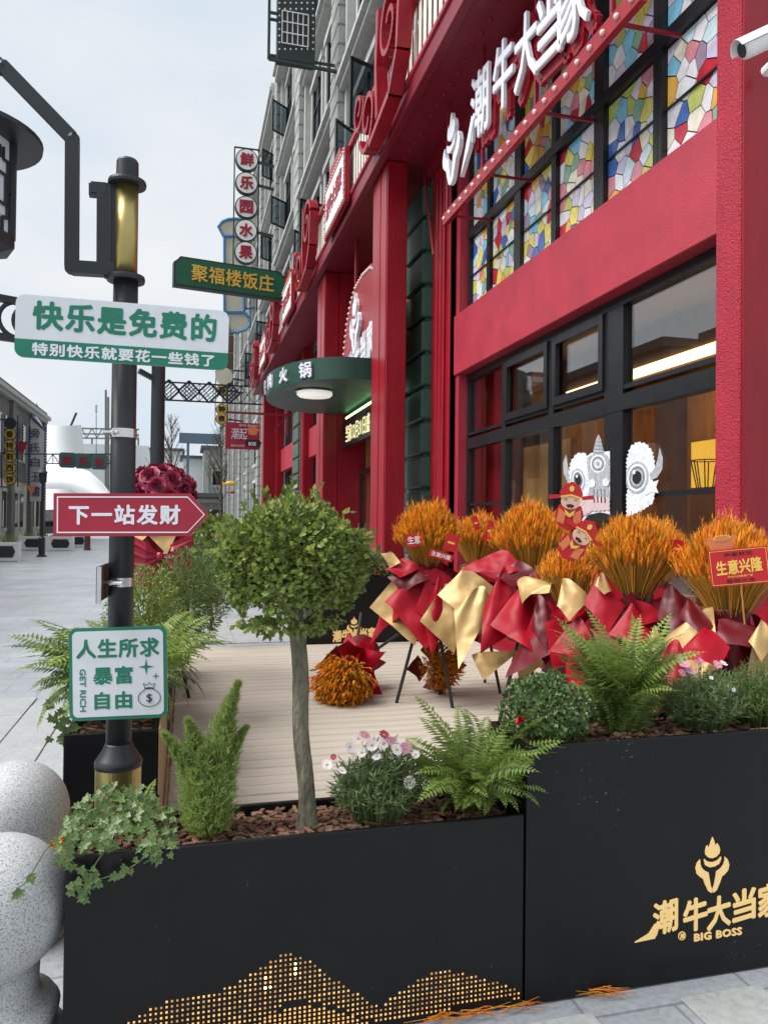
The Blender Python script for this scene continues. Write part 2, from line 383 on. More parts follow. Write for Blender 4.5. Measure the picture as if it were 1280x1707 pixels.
M['carpaint'] = mat('grey_car_paint', (.18, .19, .20), .3, coat=.5)

def granite():
    m = mat('speckled_granite', (.5, .5, .5), .55); n = m.node_tree; b = n.nodes['Principled BSDF']
    tc = n.nodes.new('ShaderNodeTexCoord'); v = n.nodes.new('ShaderNodeTexNoise'); v.inputs['Scale'].default_value = 210; v.inputs['Detail'].default_value = 5; v.inputs['Roughness'].default_value = .7
    r = n.nodes.new('ShaderNodeValToRGB'); e = r.color_ramp.elements
    e[0].position = .36; e[0].color = (.13, .13, .14, 1); e[1].position = .46; e[1].color = (.38, .39, .40, 1)
    x = r.color_ramp.elements.new(.56); x.color = (.50, .51, .52, 1); x = r.color_ramp.elements.new(.75); x.color = (.60, .60, .60, 1)
    n.links.new(tc.outputs['Object'], v.inputs['Vector']); n.links.new(v.outputs['Fac'], r.inputs[0]); n.links.new(r.outputs[0], b.inputs['Base Color'])
    return m
M['granite'] = granite()
def paving(name, col, brick):
    m = mat(name, col, .45, bump=.0); n = m.node_tree; b = n.nodes['Principled BSDF']
    tc = n.nodes.new('ShaderNodeTexCoord'); nz = n.nodes.new('ShaderNodeTexNoise'); nz.inputs['Scale'].default_value = .9; nz.inputs['Detail'].default_value = 9; nz.inputs['Roughness'].default_value = .65
    n.links.new(tc.outputs['Object'], nz.inputs['Vector'])
    r = n.nodes.new('ShaderNodeValToRGB'); e = r.color_ramp.elements
    e[0].position = .3; e[0].color = (*[c*.72 for c in col], 1); e[1].position = .7; e[1].color = (*[min(1, c*1.12) for c in col], 1)
    n.links.new(nz.outputs['Fac'], r.inputs[0]); sock = r.outputs[0]
    n2 = n.nodes.new('ShaderNodeTexNoise'); n2.inputs['Scale'].default_value = 45; n2.inputs['Detail'].default_value = 6; n.links.new(tc.outputs['Object'], n2.inputs['Vector'])
    mxx = n.nodes.new('ShaderNodeMix'); mxx.data_type = 'RGBA'; mxx.blend_type = 'MULTIPLY'; mxx.inputs[0].default_value = .5
    r2 = n.nodes.new('ShaderNodeValToRGB'); r2.color_ramp.elements[0].position = .3; r2.color_ramp.elements[0].color = (.6, .6, .6, 1); r2.color_ramp.elements[1].position = .6
    n.links.new(n2.outputs['Fac'], r2.inputs[0]); n.links.new(sock, mxx.inputs[6]); n.links.new(r2.outputs[0], mxx.inputs[7]); sock = mxx.outputs[2]
    if brick:
        bk = n.nodes.new('ShaderNodeTexBrick'); bk.inputs['Scale'].default_value = 1.0; bk.inputs['Brick Width'].default_value = .6; bk.inputs['Row Height'].default_value = .3
        bk.inputs['Mortar Size'].default_value = .006; bk.inputs['Color1'].default_value = (1, 1, 1, 1); bk.inputs['Color2'].default_value = (.9, .9, .91, 1); bk.inputs['Mortar'].default_value = (.62, .62, .63, 1)
        n.links.new(tc.outputs['Object'], bk.inputs['Vector'])
        m3 = n.nodes.new('ShaderNodeMix'); m3.data_type = 'RGBA'; m3.blend_type = 'MULTIPLY'; m3.inputs[0].default_value = 1
        n.links.new(sock, m3.inputs[6]); n.links.new(bk.outputs[0], m3.inputs[7]); sock = m3.outputs[2]
    n.links.new(sock, b.inputs['Base Color'])
    bp = n.nodes.new('ShaderNodeBump'); bp.inputs['Strength'].default_value = .25; bp.inputs['Distance'].default_value = .01
    n.links.new(n2.outputs['Fac'], bp.inputs['Height']); n.links.new(bp.outputs[0], b.inputs['Normal'])
    rr = n.nodes.new('ShaderNodeMapRange'); rr.inputs['To Min'].default_value = .3; rr.inputs['To Max'].default_value = .6
    n.links.new(nz.outputs['Fac'], rr.inputs['Value']); n.links.new(rr.outputs[0], b.inputs['Roughness'])
    return m
M['street'] = paving('pale_street_paving', (.40, .43, .46), True)
M['slab'] = paving('pale_granite_slab', (.44, .452, .452), False)
# ================================================================== the setting
g = MB(); g.box(-160, 160, -60, 260, -0.2, 0.0)
street = struct(g.build('street', M['street']), 'pale grey paved pedestrian street')
# paving slabs close to the camera, each with its own joint
def slab_mesh(w, l):
    return MB().box(0, w, 0, l, 0.001, 0.011, 0.003).mesh('paving_slab')
sm = slab_mesh(.292, .592); sm.materials.append(M['slab'])
for ix in range(-7, 9):
    for iy in range(0, 15):
        x, y = ix*.3 + .03, .62 + iy*.6 + (0.3 if ix % 2 else 0)
        if y > 1.62 and x > -.62: continue
        if y > 6.4: continue
        inst('paving_slab', sm, street, Matrix.Translation((x, y, uni(0, .002))) @ Matrix.Rotation(uni(-.004, .004), 4, 'Z'))
# slabs between the deck and the building entrance, behind the deck
for ix in range(-1, 9):
    for iy in range(0, 4):
        inst('paving_slab', sm, street, Matrix.Translation((ix*.3 + .02, 9.5 + iy*.6, 0)))

# ------------------------------------------------------------------ red restaurant shopfront
RB = thing('restaurant_building', 'red stucco restaurant front with stained glass, black windows and green piers', 'building', (3.5, 4.24, 0))
XF = 3.5
Y0, Y1 = 4.48, 9.78
def part(name, m, *boxes, parent=None, b=0.0, **k):
    mb = MB()
    for bx in boxes: mb.box(*bx, b)
    return mb.build(name, m, parent or RB, root=RB, **k)
part('corner_pillar', M['redrough'], (3.495, 3.95, 4.24, Y0, 0, 6.68), b=.012)
part('side_wall_or_shade', M['redgloss'], (3.51, 3.95, 4.222, 4.238, 0, 6.68))  # thin darker plate: shade of the pillar's camera-side face put into colour
part('side_wall_or_shade', M['redgloss'], (3.72, 9.6, 4.262, 4.40, 0, 6.68))
part('side_wall_or_shade', M['redgloss'], (3.955, 4.0, 4.205, 4.26, 0, 6.68))
part('spandrel_beam', M['red'], (XF, 3.78, Y0 - .01, Y1 + .01, 3.51, 4.32), b=.008)
part('window_reveal', M['red'], (3.53, 3.9, Y1 - .12, Y1 + .02, 0, 3.508), (3.53, 3.9, Y1 - .12, Y1 + .02, 4.325, 6.68))
part('sill_wall', M['redgloss'], (3.56, 3.8, Y0, Y1 - .12, 0, .62), b=.01)
# fluted pilaster
fl = MB(); ys = [9.80, 9.93, 9.96, 10.09, 10.12, 10.25, 10.28, 10.41, 10.44, 10.56]
for i in range(0, 10, 2): fl.box(3.40 + .03*(i in (0, 8)), 3.62, ys[i], ys[i+1], 0, 6.68, .012)
fl.box(3.46, 3.64, 9.80, 10.56, 0, 6.68)
fl.build('fluted_pilaster', M['redgloss'], RB)

def green_pier(y0, y1, x0, x1, ztop, step=.5):
    core = MB().box(x0 + .07, x1, y0 + .06, y1 - .05, 0, ztop).build('pier_core', M['greenpier'], RB)
    me = MB().box(0, x1 - x0, 0, y1 - y0, 0, step - .055, .025).mesh('stone_block'); me.materials.append(M['greenpier'])
    z = .02; inv = root_matrix(RB).inverted()
    while z + step < ztop + .2:
        inst('stone_block', me, RB, inv @ Matrix.Translation((x0, y0, z))); z += step
green_pier(10.60, 11.5, 3.30, 3.9, 6.5)

def red_column(y0, y1, x0, x1, zt=6.68):
    c = MB().box(x0, x1, y0, y1, 0, zt, .01)
    w_ = (y1 - y0)
    for k in (.0, .42): c.box(x0 - .008, x0 + .004, y0 + w_*k + .02, y0 + w_*(k + .36), .1, zt)
    c.build('column', M['redgloss'], RB)
red_column(10.46, 11.32, 2.72, 3.02)
red_column(15.5, 16.4, 2.72, 3.02)
part('entrance_wall', M['redgloss'], (3.025, 3.6, 15.48, 16.3, 0, 6.68))
part('entrance_back', M['wall_in'], (3.62, 3.75, 11.5, 15.48, 0, 6.68))
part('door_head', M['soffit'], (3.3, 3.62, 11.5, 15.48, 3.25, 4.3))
for k in range(4):
    y = 11.62 + k*.97
    d_ = part('door', M['black'], (3.50, 3.55, y, y + .07, 0, 2.6), (3.50, 3.55, y + .87, y + .94, 0, 2.6), (3.50, 3.55, y + .07, y + .87, 0, .2), (3.50, 3.55, y + .07, y + .87, 2.5, 2.6))
    MB().box(3.52, 3.53, y + .07, y + .87, .2, 2.5).build('pane', M['glass'], d_, root=RB)
    MB().box(3.44, 3.46, y + .8, y + .83, .8, 1.5).build('handle', M['steel'], d_, root=RB)
# further bays
for (ya, yb) in ((17.45, 22.4), (24.9, 29.2)):
    part('spandrel_beam', M['red'], (XF, 3.78, ya, yb, 3.4, 4.25), b=.01)
    for (z0, z1) in ((.6, 3.38), (4.27, 6.6)):
        fr = MB(); n = 5
        for k in range(n + 1):
            y = ya + .06 + (yb - ya - .12)*k/n; fr.box(3.66, 3.74, y - .045, y + .045, z0, z1)
        fr.box(3.665, 3.735, ya, yb, z0 + (z1 - z0)*.62, z0 + (z1 - z0)*.62 + .1)
        wd = fr.build('window_frame', M['black'], RB)
        MB().box(3.70, 3.712, ya, yb, z0, z1).build('pane', M['dglass'], wd, root=RB)
    part('sill_wall', M['redgloss'], (3.56, 3.8, ya, yb, 0, .6))
for y in (16.85, 29.25):
    part('pilaster', M['redgloss'], (3.36, 3.62, y, y + .55, 0, 6.68), (3.33, 3.4, y + .08, y + .2, 0, 6.68), (3.33, 3.4, y + .34, y + .46, 0, 6.68))
part('pilaster', M['redgloss'], (3.36, 3.62, 22.45, 23.15, 0, 6.68), (3.33, 3.4, 22.55, 22.7, 0, 6.68), (3.33, 3.4, 22.9, 23.05, 0, 6.68))
part('pilaster', M['redgloss'], (3.36, 3.62, 24.5, 24.88, 0, 6.68), (3.33, 3.4, 24.6, 24.75, 0, 6.68))
green_pier(23.3, 24.4, 3.30, 3.9, 6.5)
red_column(29.9, 30.8, 2.9, 3.4)
part('inner_wall', M['soffit'], (3.76, 3.9, 16.3, 31, 0, 6.68))

# ground floor window
GX = 3.70
def ypx(px, py, X=GX): return at(px, py, X=X).y
gy = [Y0, ypx(1030, 700), ypx(925, 720), ypx(845, 740), Y1 - .12]       # bay edges from near to far
gf = MB()
for i, y in enumerate(gy):
    wdt = (.07, .15, .055, .06, .05)[i]
    gf.box(GX - .05, GX + .05, y - wdt, y + wdt, .62, 3.51)
gf.box(GX - .055, GX + .055, Y0, Y1 - .12, 2.50, 2.64); gf.box(GX - .045, GX + .045, Y0, Y1 - .12, 2.68, 2.72)
gf.box(GX - .055, GX + .055, Y0, Y1 - .12, 3.42, 3.509); gf.box(GX - .055, GX + .055, Y0, Y1 - .12, .62, .70)
for i in (0, 3): gf.box(GX - .025, GX + .025, gy[i], gy[i+1], 1.735, 1.775)
gwin = gf.build('window_frame', M['black'], RB)
for i in (1, 2):
    ya, yb = gy[i] + (.15, .055)[i-1], gy[i+1] - .06
    MB().box(GX - .075, GX - .03, ya, ya + .075, 2.72, 3.42).box(GX - .075, GX - .03, yb - .075, yb, 2.72, 3.42).box(GX - .074, GX - .031, ya + .075, yb - .075, 2.72, 2.80).box(GX - .074, GX - .031, ya + .075, yb - .075, 3.34, 3.42).build('casement', M['black'], gwin, root=RB)
for i in range(4):
    for (z0, z1) in ((.70, 2.5), (2.72, 3.42)):
        tl = .004 * (rnd() - .5)
        MB().box(GX - .006 + tl, GX + .006 + tl, gy[i] + .05, gy[i+1] - .05, z0, z1).build('pane', M['glass'], gwin, root=RB)

# stained glass window above the beam
SX = 3.70
sy = [Y0] + [ypx(p, q, SX) for (p, q) in ((1104, 180), (1005, 260), (929, 330), (868, 380), (819, 430))] + [Y1 - .12]
sw = [.06, .06, .085, .05, .085, .045, .06]
sg = MB()
for y, q in zip(sy, sw): sg.box(SX - .05, SX + .06, y - q, y + q, 4.32, 6.68)
for i in (1, 3, 5): sg.box(SX - .052, SX + .05, sy[i] - .004, sy[i] + .004, 4.32, 6.68)
sg.box(SX - .06, SX + .06, Y0, Y1 - .12, 5.34, 5.45)
swin = sg.build('stained_window_frame', M['black'], RB)
MB().box(SX + .012, SX + .05, Y0, Y1 - .12, 4.32, 6.68).build('leading', M['black'], swin, root=RB)
for zz in (4.83, 6.02): MB().box(SX - .02, SX + .004, sy[0], sy[6], zz, zz + .015).build('glazing_bar', M['black'], swin, root=RB)
def gm(n, c): return mat('stained_' + n, c, .22, var=.22, vscale=7, spec=.6)
GL = [gm('milk', (.76, .76, .80)), gm('lilac', (.62, .58, .74)), gm('rose', (.66, .26, .30)), gm('red', (.50, .03, .05)), gm('yellow', (.78, .66, .14)), gm('amber', (.72, .40, .08)),
      gm('sky', (.22, .56, .74)), gm('blue', (.05, .14, .42)), gm('green', (.22, .42, .30)), gm('cream', (.78, .74, .60)), gm('mauve', (.34, .25, .36)), gm('lime', (.52, .58, .16)), gm('ice', (.58, .74, .80))]
GW = [20, 9, 8, 7, 11, 9, 11, 5, 7, 12, 4, 6, 11]
def clip(poly, nx, ny, c):
    res = []
    for i in range(len(poly)):
        a, b = poly[i], poly[(i+1) % len(poly)]; da, db = nx*a[0] + ny*a[1] - c, nx*b[0] + ny*b[1] - c
        if da <= 0: res.append(a)
        if (da < 0 < db) or (db < 0 < da):
            t = da/(da - db); res.append((a[0] + (b[0]-a[0])*t, a[1] + (b[1]-a[1])*t))
    return res
def cells(y0, y1, z0, z1, sz):
    ny, nz = max(2, round((y1-y0)/sz)), max(2, round((z1-z0)/(sz*1.45)))
    pts = [(y0 + (y1-y0)*(i + .5 + uni(-.46, .46))/ny, z0 + (z1-z0)*(j + .5 + (.25 if i % 2 else -.25) + uni(-.4, .4))/nz) for i in range(ny) for j in range(nz)]
    res = []
    for p in pts:
        po = [(y0, z0), (y1, z0), (y1, z1), (y0, z1)]
        for q in pts:
            if q is p or abs(q[0]-p[0]) > sz*3 or abs(q[1]-p[1]) > sz*4: continue
            dx, dy = q[0]-p[0], (q[1]-p[1]); l = math.hypot(dx, dy)
            if l < 1e-4: continue
            mx_, my_ = (p[0]+q[0])/2, (p[1]+q[1])/2
            po = clip(po, dx/l, dy/l, (dx*mx_ + dy*my_)/l - .005)
            if len(po) < 3: break
        if len(po) >= 3: res.append(po)
    return res
allc = []
for i in range(6):
    for (z0, z1) in ((4.33, 5.33), (5.46, 6.66)):
        a, b = sy[i] + sw[i] + .006, sy[i+1] - sw[i+1] - .006
        if b - a > .08: allc += cells(a, b, z0, z1, .125)
allc.sort(key=lambda p: -abs(sum(p[i][0]*p[(i+1) % len(p)][1] - p[(i+1) % len(p)][0]*p[i][1] for i in range(len(p))))*(1 if p[0][1] < 5.9 else .1))
rest = {}
for k, po in enumerate(allc):
    m_ = random.choices(GL, GW)[0]
    if k < 298: MB().prism(po[::-1], (SX, 0, 0), (0, 1, 0), (0, 0, 1), (.013, 0, 0)).build('glass_piece', m_, swin, root=RB)
    else: rest.setdefault(m_.name, (m_, MB()))[1].prism(po[::-1], (SX, 0, 0), (0, 1, 0), (0, 0, 1), (.013, 0, 0))
for m_, mb in rest.values(): mb.build('glass_piece', m_, swin, root=RB, kind='stuff')

# interior seen through the ground floor window
IN = thing('dining_room', 'dim wood-panelled dining room with warm strip lamp seen through the shop window', 'room', (6, 7, 0))
def ip(name, m, *bx):
    mb = MB()
    for b in bx: mb.box(*b)
    return mb.build(name, m, IN)
ip('floor', M['wall_in'], (3.9, 9.5, 4.45, 13.4, .01, .05))
ip('ceiling', M['ceil_in'], (3.9, 9.5, 4.45, 13.4, 4.0, 4.1))
ip('wall', M['wall_in'], (9.4, 9.5, 4.45, 13.4, .05, 4.0), (3.9, 9.4, 13.3, 13.4, .05, 4.0))
ip('lamp_trough', M['ceil_in'], (5.55, 6.1, 5.0, 10.9, 3.2, 3.99))
ip('lamp_or_fill_strip', M['striplamp'], (5.515, 5.545, 5.2, 10.4, 3.38, 3.50))
ip('lamp_or_fill_strip', M['roomfill'], (8.3, 8.34, 5.2, 12.4, 3.90, 3.95))  # added glowing strip behind the columns, brightens the interior
ip('timber_column', M['wall_in2'], (6.3, 6.36, 8.6, 9.3, .05, 3.98), (5.2, 5.5, 10.9, 11.6, .05, 3.99))
ip('timber_screen', M['wall_in2'], (5.0, 5.06, 9.9, 10.8, .05, 3.1))
ip('counter', M['wall_in2'], (6.0, 6.6, 5.2, 8.2, .05, 1.1))
ip('blind', M['wall_in2'], (4.06, 4.12, 7.55, 8.75, .6, 2.45))
ip('curtain', M['darkred'], (3.95, 4.02, 8.8, 9.7, .3, 3.6))
ip('lit_niche', M['niche'], (7.6, 7.7, 9.5, 10.7, 2.1, 2.8))
cb = MB()
for k in range(8):
    a = 2*PI*k/8; cb.bar((6.9 + .12*math.cos(a), 9.0 + .12*math.sin(a), 2.0), (6.9 + .2*math.cos(a), 9.0 + .2*math.sin(a), 2.4), .012)
for zz, r_ in ((2.0, .12), (2.4, .2)): cb.tube([(6.9 + r_*math.cos(2*PI*k/16), 9.0 + r_*math.sin(2*PI*k/16), zz) for k in range(17)], .008, 5)
cb.build('wire_basket', M['black'], IN)
for (x, y) in ((4.8, 5.6), (4.9, 7.4)):
    t_ = ip('dining_table', M['wall_in2'], (x - .35, x + .35, y - .5, y + .5, .72, .76), (x - .04, x + .04, y - .04, y + .04, .05, .72))

# balcony over the shopfront
BX = 2.6; BY0, BY1 = 3.9, 31.5
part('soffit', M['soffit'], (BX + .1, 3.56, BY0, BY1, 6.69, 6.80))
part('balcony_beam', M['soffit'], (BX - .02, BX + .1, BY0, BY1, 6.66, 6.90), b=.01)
part('balcony_beam', M['red'], (BX - .05, BX + .12, BY0, BY1, 6.905, 6.97), b=.008)
part('top_rail', M['red'], (BX - .06, BX + .1, BY0, BY1, 7.72, 7.82), b=.012)
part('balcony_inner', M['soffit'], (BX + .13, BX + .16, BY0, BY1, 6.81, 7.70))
slm = MB().box(0, .014, 0, .105, 0, .745, .003).mesh('slat'); slm.materials.append(M['cream'])
inv = root_matrix(RB).inverted()
y = BY0 + .05
while y < BY1 - .2:
    inst('slat', slm, RB, inv @ Matrix.Translation((BX, y, 6.972))); y += .19
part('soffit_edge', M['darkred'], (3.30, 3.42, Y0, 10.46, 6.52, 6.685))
blb = MB().sphere((0, 0, 0), .022, 8, 5).mesh('bulb', True); blb.materials.append(M['darkred'])
for k in range(26): inst('soffit_bulb', blb, RB, inv @ Matrix.Translation((2.95, 4.6 + k*.24, 6.686)))

# green entrance canopy with its lamp and letters
CZ0, CZ1 = 3.72, 4.06
outl = [(3.28, 11.5)] + [(2.5 - 1.15*math.sin(PI*i/96), 13.45 - 1.95*math.cos(PI*i/96)) for i in range(97)] + [(3.28, 15.4)]
MB().prism([(p[0], p[1]) for p in outl][::-1], (0, 0, CZ0), (1, 0, 0), (0, 1, 0), (0, 0, CZ1 - CZ0)).build('canopy', M['canopy'], RB)
cl = MB().lathe([(.27, CZ0 - .10), (.30, CZ0 - .07), (.30, CZ0 - .03), (.24, CZ0 - .02), (.22, CZ0 - .005)], (2.08, 12.75, 0), 32).build('canopy_lamp', M['canlamp'], RB, smooth=True)
MB().lathe([(.30, CZ0 - .034), (.325, CZ0 - .03), (.325, CZ0 - .012), (.29, CZ0 - .004)], (2.08, 12.75, 0), 32).build('lamp_rim', M['steel'], cl, root=RB)
MB().box(3.12, 3.14, 11.7, 15.2, 3.60, 3.64).build('green_strip_light', M['greenled'], RB)
lt = MB()
for (i, ch) in ((15, '牛'), (12, '肉'), (9.0, '火'), (5.8, '锅')):
    a = PI*i/28; p = Vector((2.5 - 1.15*math.sin(a), 13.45 - 1.95*math.cos(a), (CZ0 + CZ1)/2))
    tg = Vector((1.15*math.cos(a), -1.95*math.sin(a), 0)).normalized()
    n_ = tg.cross(Vector((0, 0, 1)))
    lt = MB(); text(lt, ch, p + n_*.004, tg, (0, 0, 1), .27, .25, .03, .02); lt.build('letter', M['letterwhite'], RB)


# ornaments on the balcony rail: scrolls and bulb-lit name boards
def ribbon(mb, pts, x0, x1, th):
    n = len(pts)
    for i in range(n - 1):
        a, b = Vector((0, *pts[i])), Vector((0, *pts[i+1])); d = (b - a).normalized(); q = Vector((0, -d.z, d.y))*th/2
        vs = []
        for x in (x0, x1): vs += [Vector((x, 0, 0)) + a + q, Vector((x, 0, 0)) + a - q, Vector((x, 0, 0)) + b - q, Vector((x, 0, 0)) + b + q]
        mb.add(vs, [(0,1,2,3), (7,6,5,4), (0,3,7,4), (1,5,6,2)] + ([(0,4,5,1)] if i == 0 else []) + ([(3,2,6,7)] if i == n-2 else []))
def scroll_path(cy, cz, r0, r1, a0, turns, n=34):
    return [(cy + (r0 + (r1-r0)*t)*math.cos(a0 + turns*2*PI*t), cz + (r0 + (r1-r0)*t)*math.sin(a0 + turns*2*PI*t)) for t in [i/n for i in range(n+1)]]
for yb in (9.7, 16.4, 23.0, 29.2):
    sc = MB()
    p = scroll_path(yb - .55, 7.75, .50, .10, PI*.9, -1.35); ribbon(sc, p, 2.36, 2.54, .075)
    p = scroll_path(yb + .60, 7.15, .46, .10, -.1*PI, -1.4); ribbon(sc, p, 2.36, 2.54, .075)
    ribbon(sc, [(yb - 1.04, 7.85), (yb - .95, 7.2), (yb - .6, 6.85), (yb - .1, 6.78), (yb + .45, 6.70)], 2.36, 2.54, .09)
    ribbon(sc, [(yb + .1, 8.35), (yb + .18, 7.6), (yb + .1, 6.9)], 2.38, 2.54, .12)
    ribbon(sc, scroll_path(yb + 1.15, 7.55, .34, .06, PI, 1.3), 2.36, 2.54, .06)
    sc.build('scroll_ornament', M['redgloss'], RB)
for q, yb in enumerate((13.2, 19.7, 26.2)):
    bd = MB().prism([(-.95, -.5), (.95, -.5), (.95, .42), (.6, .42), (.45, .62), (-.45, .62), (-.6, .42), (-.95, .42)][::-1], (2.46, yb, 7.3), (0, 1, 0), (0, 0, 1), (.08, 0, 0)).build('name_board', M['redgloss'], RB)
    MB().prism([(-.82, -.4), (.82, -.4), (.82, .34), (-.82, .34)][::-1], (2.452, yb, 7.3), (0, 1, 0), (0, 0, 1), (.006, 0, 0)).build('board_face', M['white'], bd, root=RB)
    t_ = MB(); text(t_, '潮牛大当家', (2.450, yb, 7.28), (0, -1, 0), (0, 0, 1), 1.45, .36, .012, .03, .06); t_.build('lettering', M['signred'], bd, root=RB)
    bl = MB()
    for k in range(16): bl.sphere((2.445, yb - .9 + k*.12, 6.85), .02, 6, 4); bl.sphere((2.445, yb - .9 + k*.12, 7.68), .02, 6, 4)
    for k in range(7): bl.sphere((2.445, yb + .9, 6.9 + k*.12), .02, 6, 4); bl.sphere((2.445, yb - .9, 6.9 + k*.12), .02, 6, 4)
    bl.build('bulb_edging', M['bulb'], bd, root=RB, kind='stuff')

# ------------------------------------------------------------------ grey stone block above and beyond
GB = thing('stone_building', 'tall grey stone block with rusticated piers and open casement windows above the red shopfront', 'building', (3.6, 31, 0))
inv = root_matrix(GB).inverted()
def gp(name, m, *bx, parent=None, b=0.0, kind=None):
    mb = MB()
    for q in bx: mb.box(*q, b)
    return mb.build(name, m, parent or GB, root=GB, kind=kind)
YE = 78.0
gp('wall', M['greywall'], (3.62, 9, 9.6, 31.9, 6.82, 18.9), (3.62, 9, 31.9, YE, 0, 18.9))
stm = MB().box(0, .42, 0, .9, 0, .405, .02).mesh('stone_block'); stm.materials.append(M['stone'])
piers = [10.6 + 6.33*k for k in range(11)]
npc = 0
for k, y in enumerate(piers):
    zb = 7.0 if y < 31 else 0.0
    gp('pier_core', M['stone'], (3.24, 3.66, y + .03, y + .87, zb, 19.0))
    z = zb + .02; mb = MB()
    while z < 18.8:
        if k < 6 and npc < 300: inst('stone_block', stm, GB, inv @ Matrix.Translation((3.20, y, z))); npc += 1
        else: mb.box(3.20, 3.62, y, y + .9, z, z + .405)
        z += .45
    if mb.v: mb.build('stone_block', M['stone'], GB, kind='stuff')
    gp('pilaster_strip', M['stonetrim'], (3.36, 3.66, y + .95, y + 1.15, zb, 18.9), (3.36, 3.66, y - .25, y - .05, zb, 18.9))
for (z, h_, o_) in ((11.3, .32, .18), (14.9, .3, .14), (18.6, .5, .30)):
    for i in range(len(piers)):
        a = piers[i] + .92; b_ = (piers[i+1] if i + 1 < len(piers) else YE) - .02
        gp('cornice', M['stonetrim'], (3.62 - o_ - .2, 3.7, a, b_, z, z + h_*.4), (3.62 - o_ - .3, 3.7, a, b_, z + h_*.4, z + h_*.72), (3.62 - o_ - .24, 3.7, a, b_, z + h_*.72, z + h_))
gp('parapet', M['stonetrim'], (3.3, 3.9, 9.6, YE, 19.0, 19.25))
def grey_window(ya, yb, z0, z1, opened):
    f = MB(); f.box(3.50, 3.62, ya - .16, ya, z0 - .1, z1 + .12); f.box(3.50, 3.62, yb, yb + .16, z0 - .1, z1 + .12); f.box(3.46, 3.62, ya - .2, yb + .2, z1 + .12, z1 + .3); f.box(3.44, 3.62, ya - .22, yb + .22, z0 - .24, z0 - .1)
    wnd = f.build('window', M['stonetrim'], GB)
    g_ = MB(); g_.box(3.585, 3.612, ya, yb, z0 - .1, z1 + .12); g_.build('pane', M['dglass'], wnd, root=GB)
    fr = MB()
    for yy in (ya, (ya + yb)/2 - .03, yb - .06): fr.box(3.545, 3.582, yy, yy + .06, z0 - .1, z1 + .12)
    fr.box(3.547, 3.580, ya, yb, z0 + (z1 - z0)*.66, z0 + (z1 - z0)*.66 + .06); fr.build('frame', M['black'], wnd, root=GB)
    if opened:
        ang = opened; c = Vector((3.53, yb - .03, 0)); dr = Vector((-math.sin(ang), -math.cos(ang), 0)); W = .8; Z0, Z1 = z0 + .1, z0 + (z1 - z0)*.64
        cs = MB()
        for (s_, e_) in ((.0, .06), (W - .06, W)): cs.obox(c + dr*((s_+e_)/2) + Vector((0, 0, (Z0+Z1)/2)), dr*.03, dr.cross(Vector((0,0,1)))*.02, Vector((0, 0, (Z1-Z0)/2)))
        for zz in (Z0 + .03, Z1 - .03): cs.obox(c + dr*(W/2) + Vector((0, 0, zz)), dr*(W/2 - .06), dr.cross(Vector((0,0,1)))*.019, Vector((0, 0, .03)))
        cs.build('casement', M['black'], wnd, root=GB)
        MB().obox(c + dr*(W/2) + Vector((0, 0, (Z0+Z1)/2)), dr*(W/2 - .06), dr.cross(Vector((0,0,1)))*.004, Vector((0, 0, (Z1-Z0)/2 - .06))).build('casement_pane', M['clearpane'], wnd, root=GB)
for i in range(len(piers) - 1):
    a, b_ = piers[i] + 1.2, piers[i+1] - .3; w_ = b_ - a
    for fl_, (z0, z1) in enumerate(((8.6, 10.8), (12.5, 14.3), (16.0, 18.0))):
        for h_ in (0, 1):
            ya = a + w_*(.08 + .5*h_); yb = ya + w_*.34
            grey_window(ya, yb, z0, z1, (1.2 - .35*h_ if fl_ == 0 else (.9 if (i + h_) % 3 == 0 else 0)) if i < 5 else 0)
        gp('panel', M['creamwall'], (3.55, 3.63, a + .1, b_ - .1, z1 + .48, z1 + .95) if fl_ < 2 else (3.55, 3.63, a + .1, b_ - .1, z1 + .34, z1 + .55))
    if piers[i] > 30:
        for h_ in (0, 1): grey_window(a + w_*(.08 + .5*h_), a + w_*(.42 + .5*h_), 1.0, 3.4, 0); grey_window(a + w_*(.08 + .5*h_), a + w_*(.42 + .5*h_), 4.6, 6.6, 0)
# ------------------------------------------------------------------ left side of the street
LX = -10.9
LB = thing('brick_shop_house', 'two-storey house with dark brick upper wall over a beige ground floor, across the street', 'building', (LX, 50, 0))
def lp(name, m, *bx, parent=None):
    mb = MB()
    for q in bx: mb.box(*q)
    return mb.build(name, m, parent or LB, root=LB)
lp('wall', M['beige'], (-19, LX, 38, 64.2, 0, 4.0))
lp('upper_wall', M['darkbrick'], (-19, LX + .06, 38, 64.3, 4.0, 9.0))
lp('cornice', M['stonetrim'], (-19, LX + .35, 37.9, 64.5, 9.0, 9.22), (-19, LX + .55, 37.8, 64.7, 9.22, 9.5))
lp('roof', M['slate'], (-19, LX + .3, 38, 64.4, 9.5, 9.8))
for y in (39, 45, 52.4, 58.6, 63.6):
    lp('stone_pier', M['darkbrick'], (LX + .002, LX + .28, y, y + .9, 0, 9.0))
for y in (41, 43, 47, 49.3, 51.1, 54.6, 56.3, 60.2, 62.1):
    wn = lp('window', M['stonetrim'], (LX + .002, LX + .1, y - .15, y + 1.05, .75, .95), (LX + .002, LX + .08, y - .15, y + 1.05, 3.2, 3.4))
    lp('pane', M['dglass'], (LX + .004, LX + .05, y, y + .9, .95, 3.2), parent=wn)
    w2 = lp('window', M['stonetrim'], (LX + .062, LX + .16, y - .1, y + 1.0, 5.3, 5.45))
    lp('pane', M['dglass'], (LX + .064, LX + .11, y, y + .9, 5.45, 7.9), parent=w2)
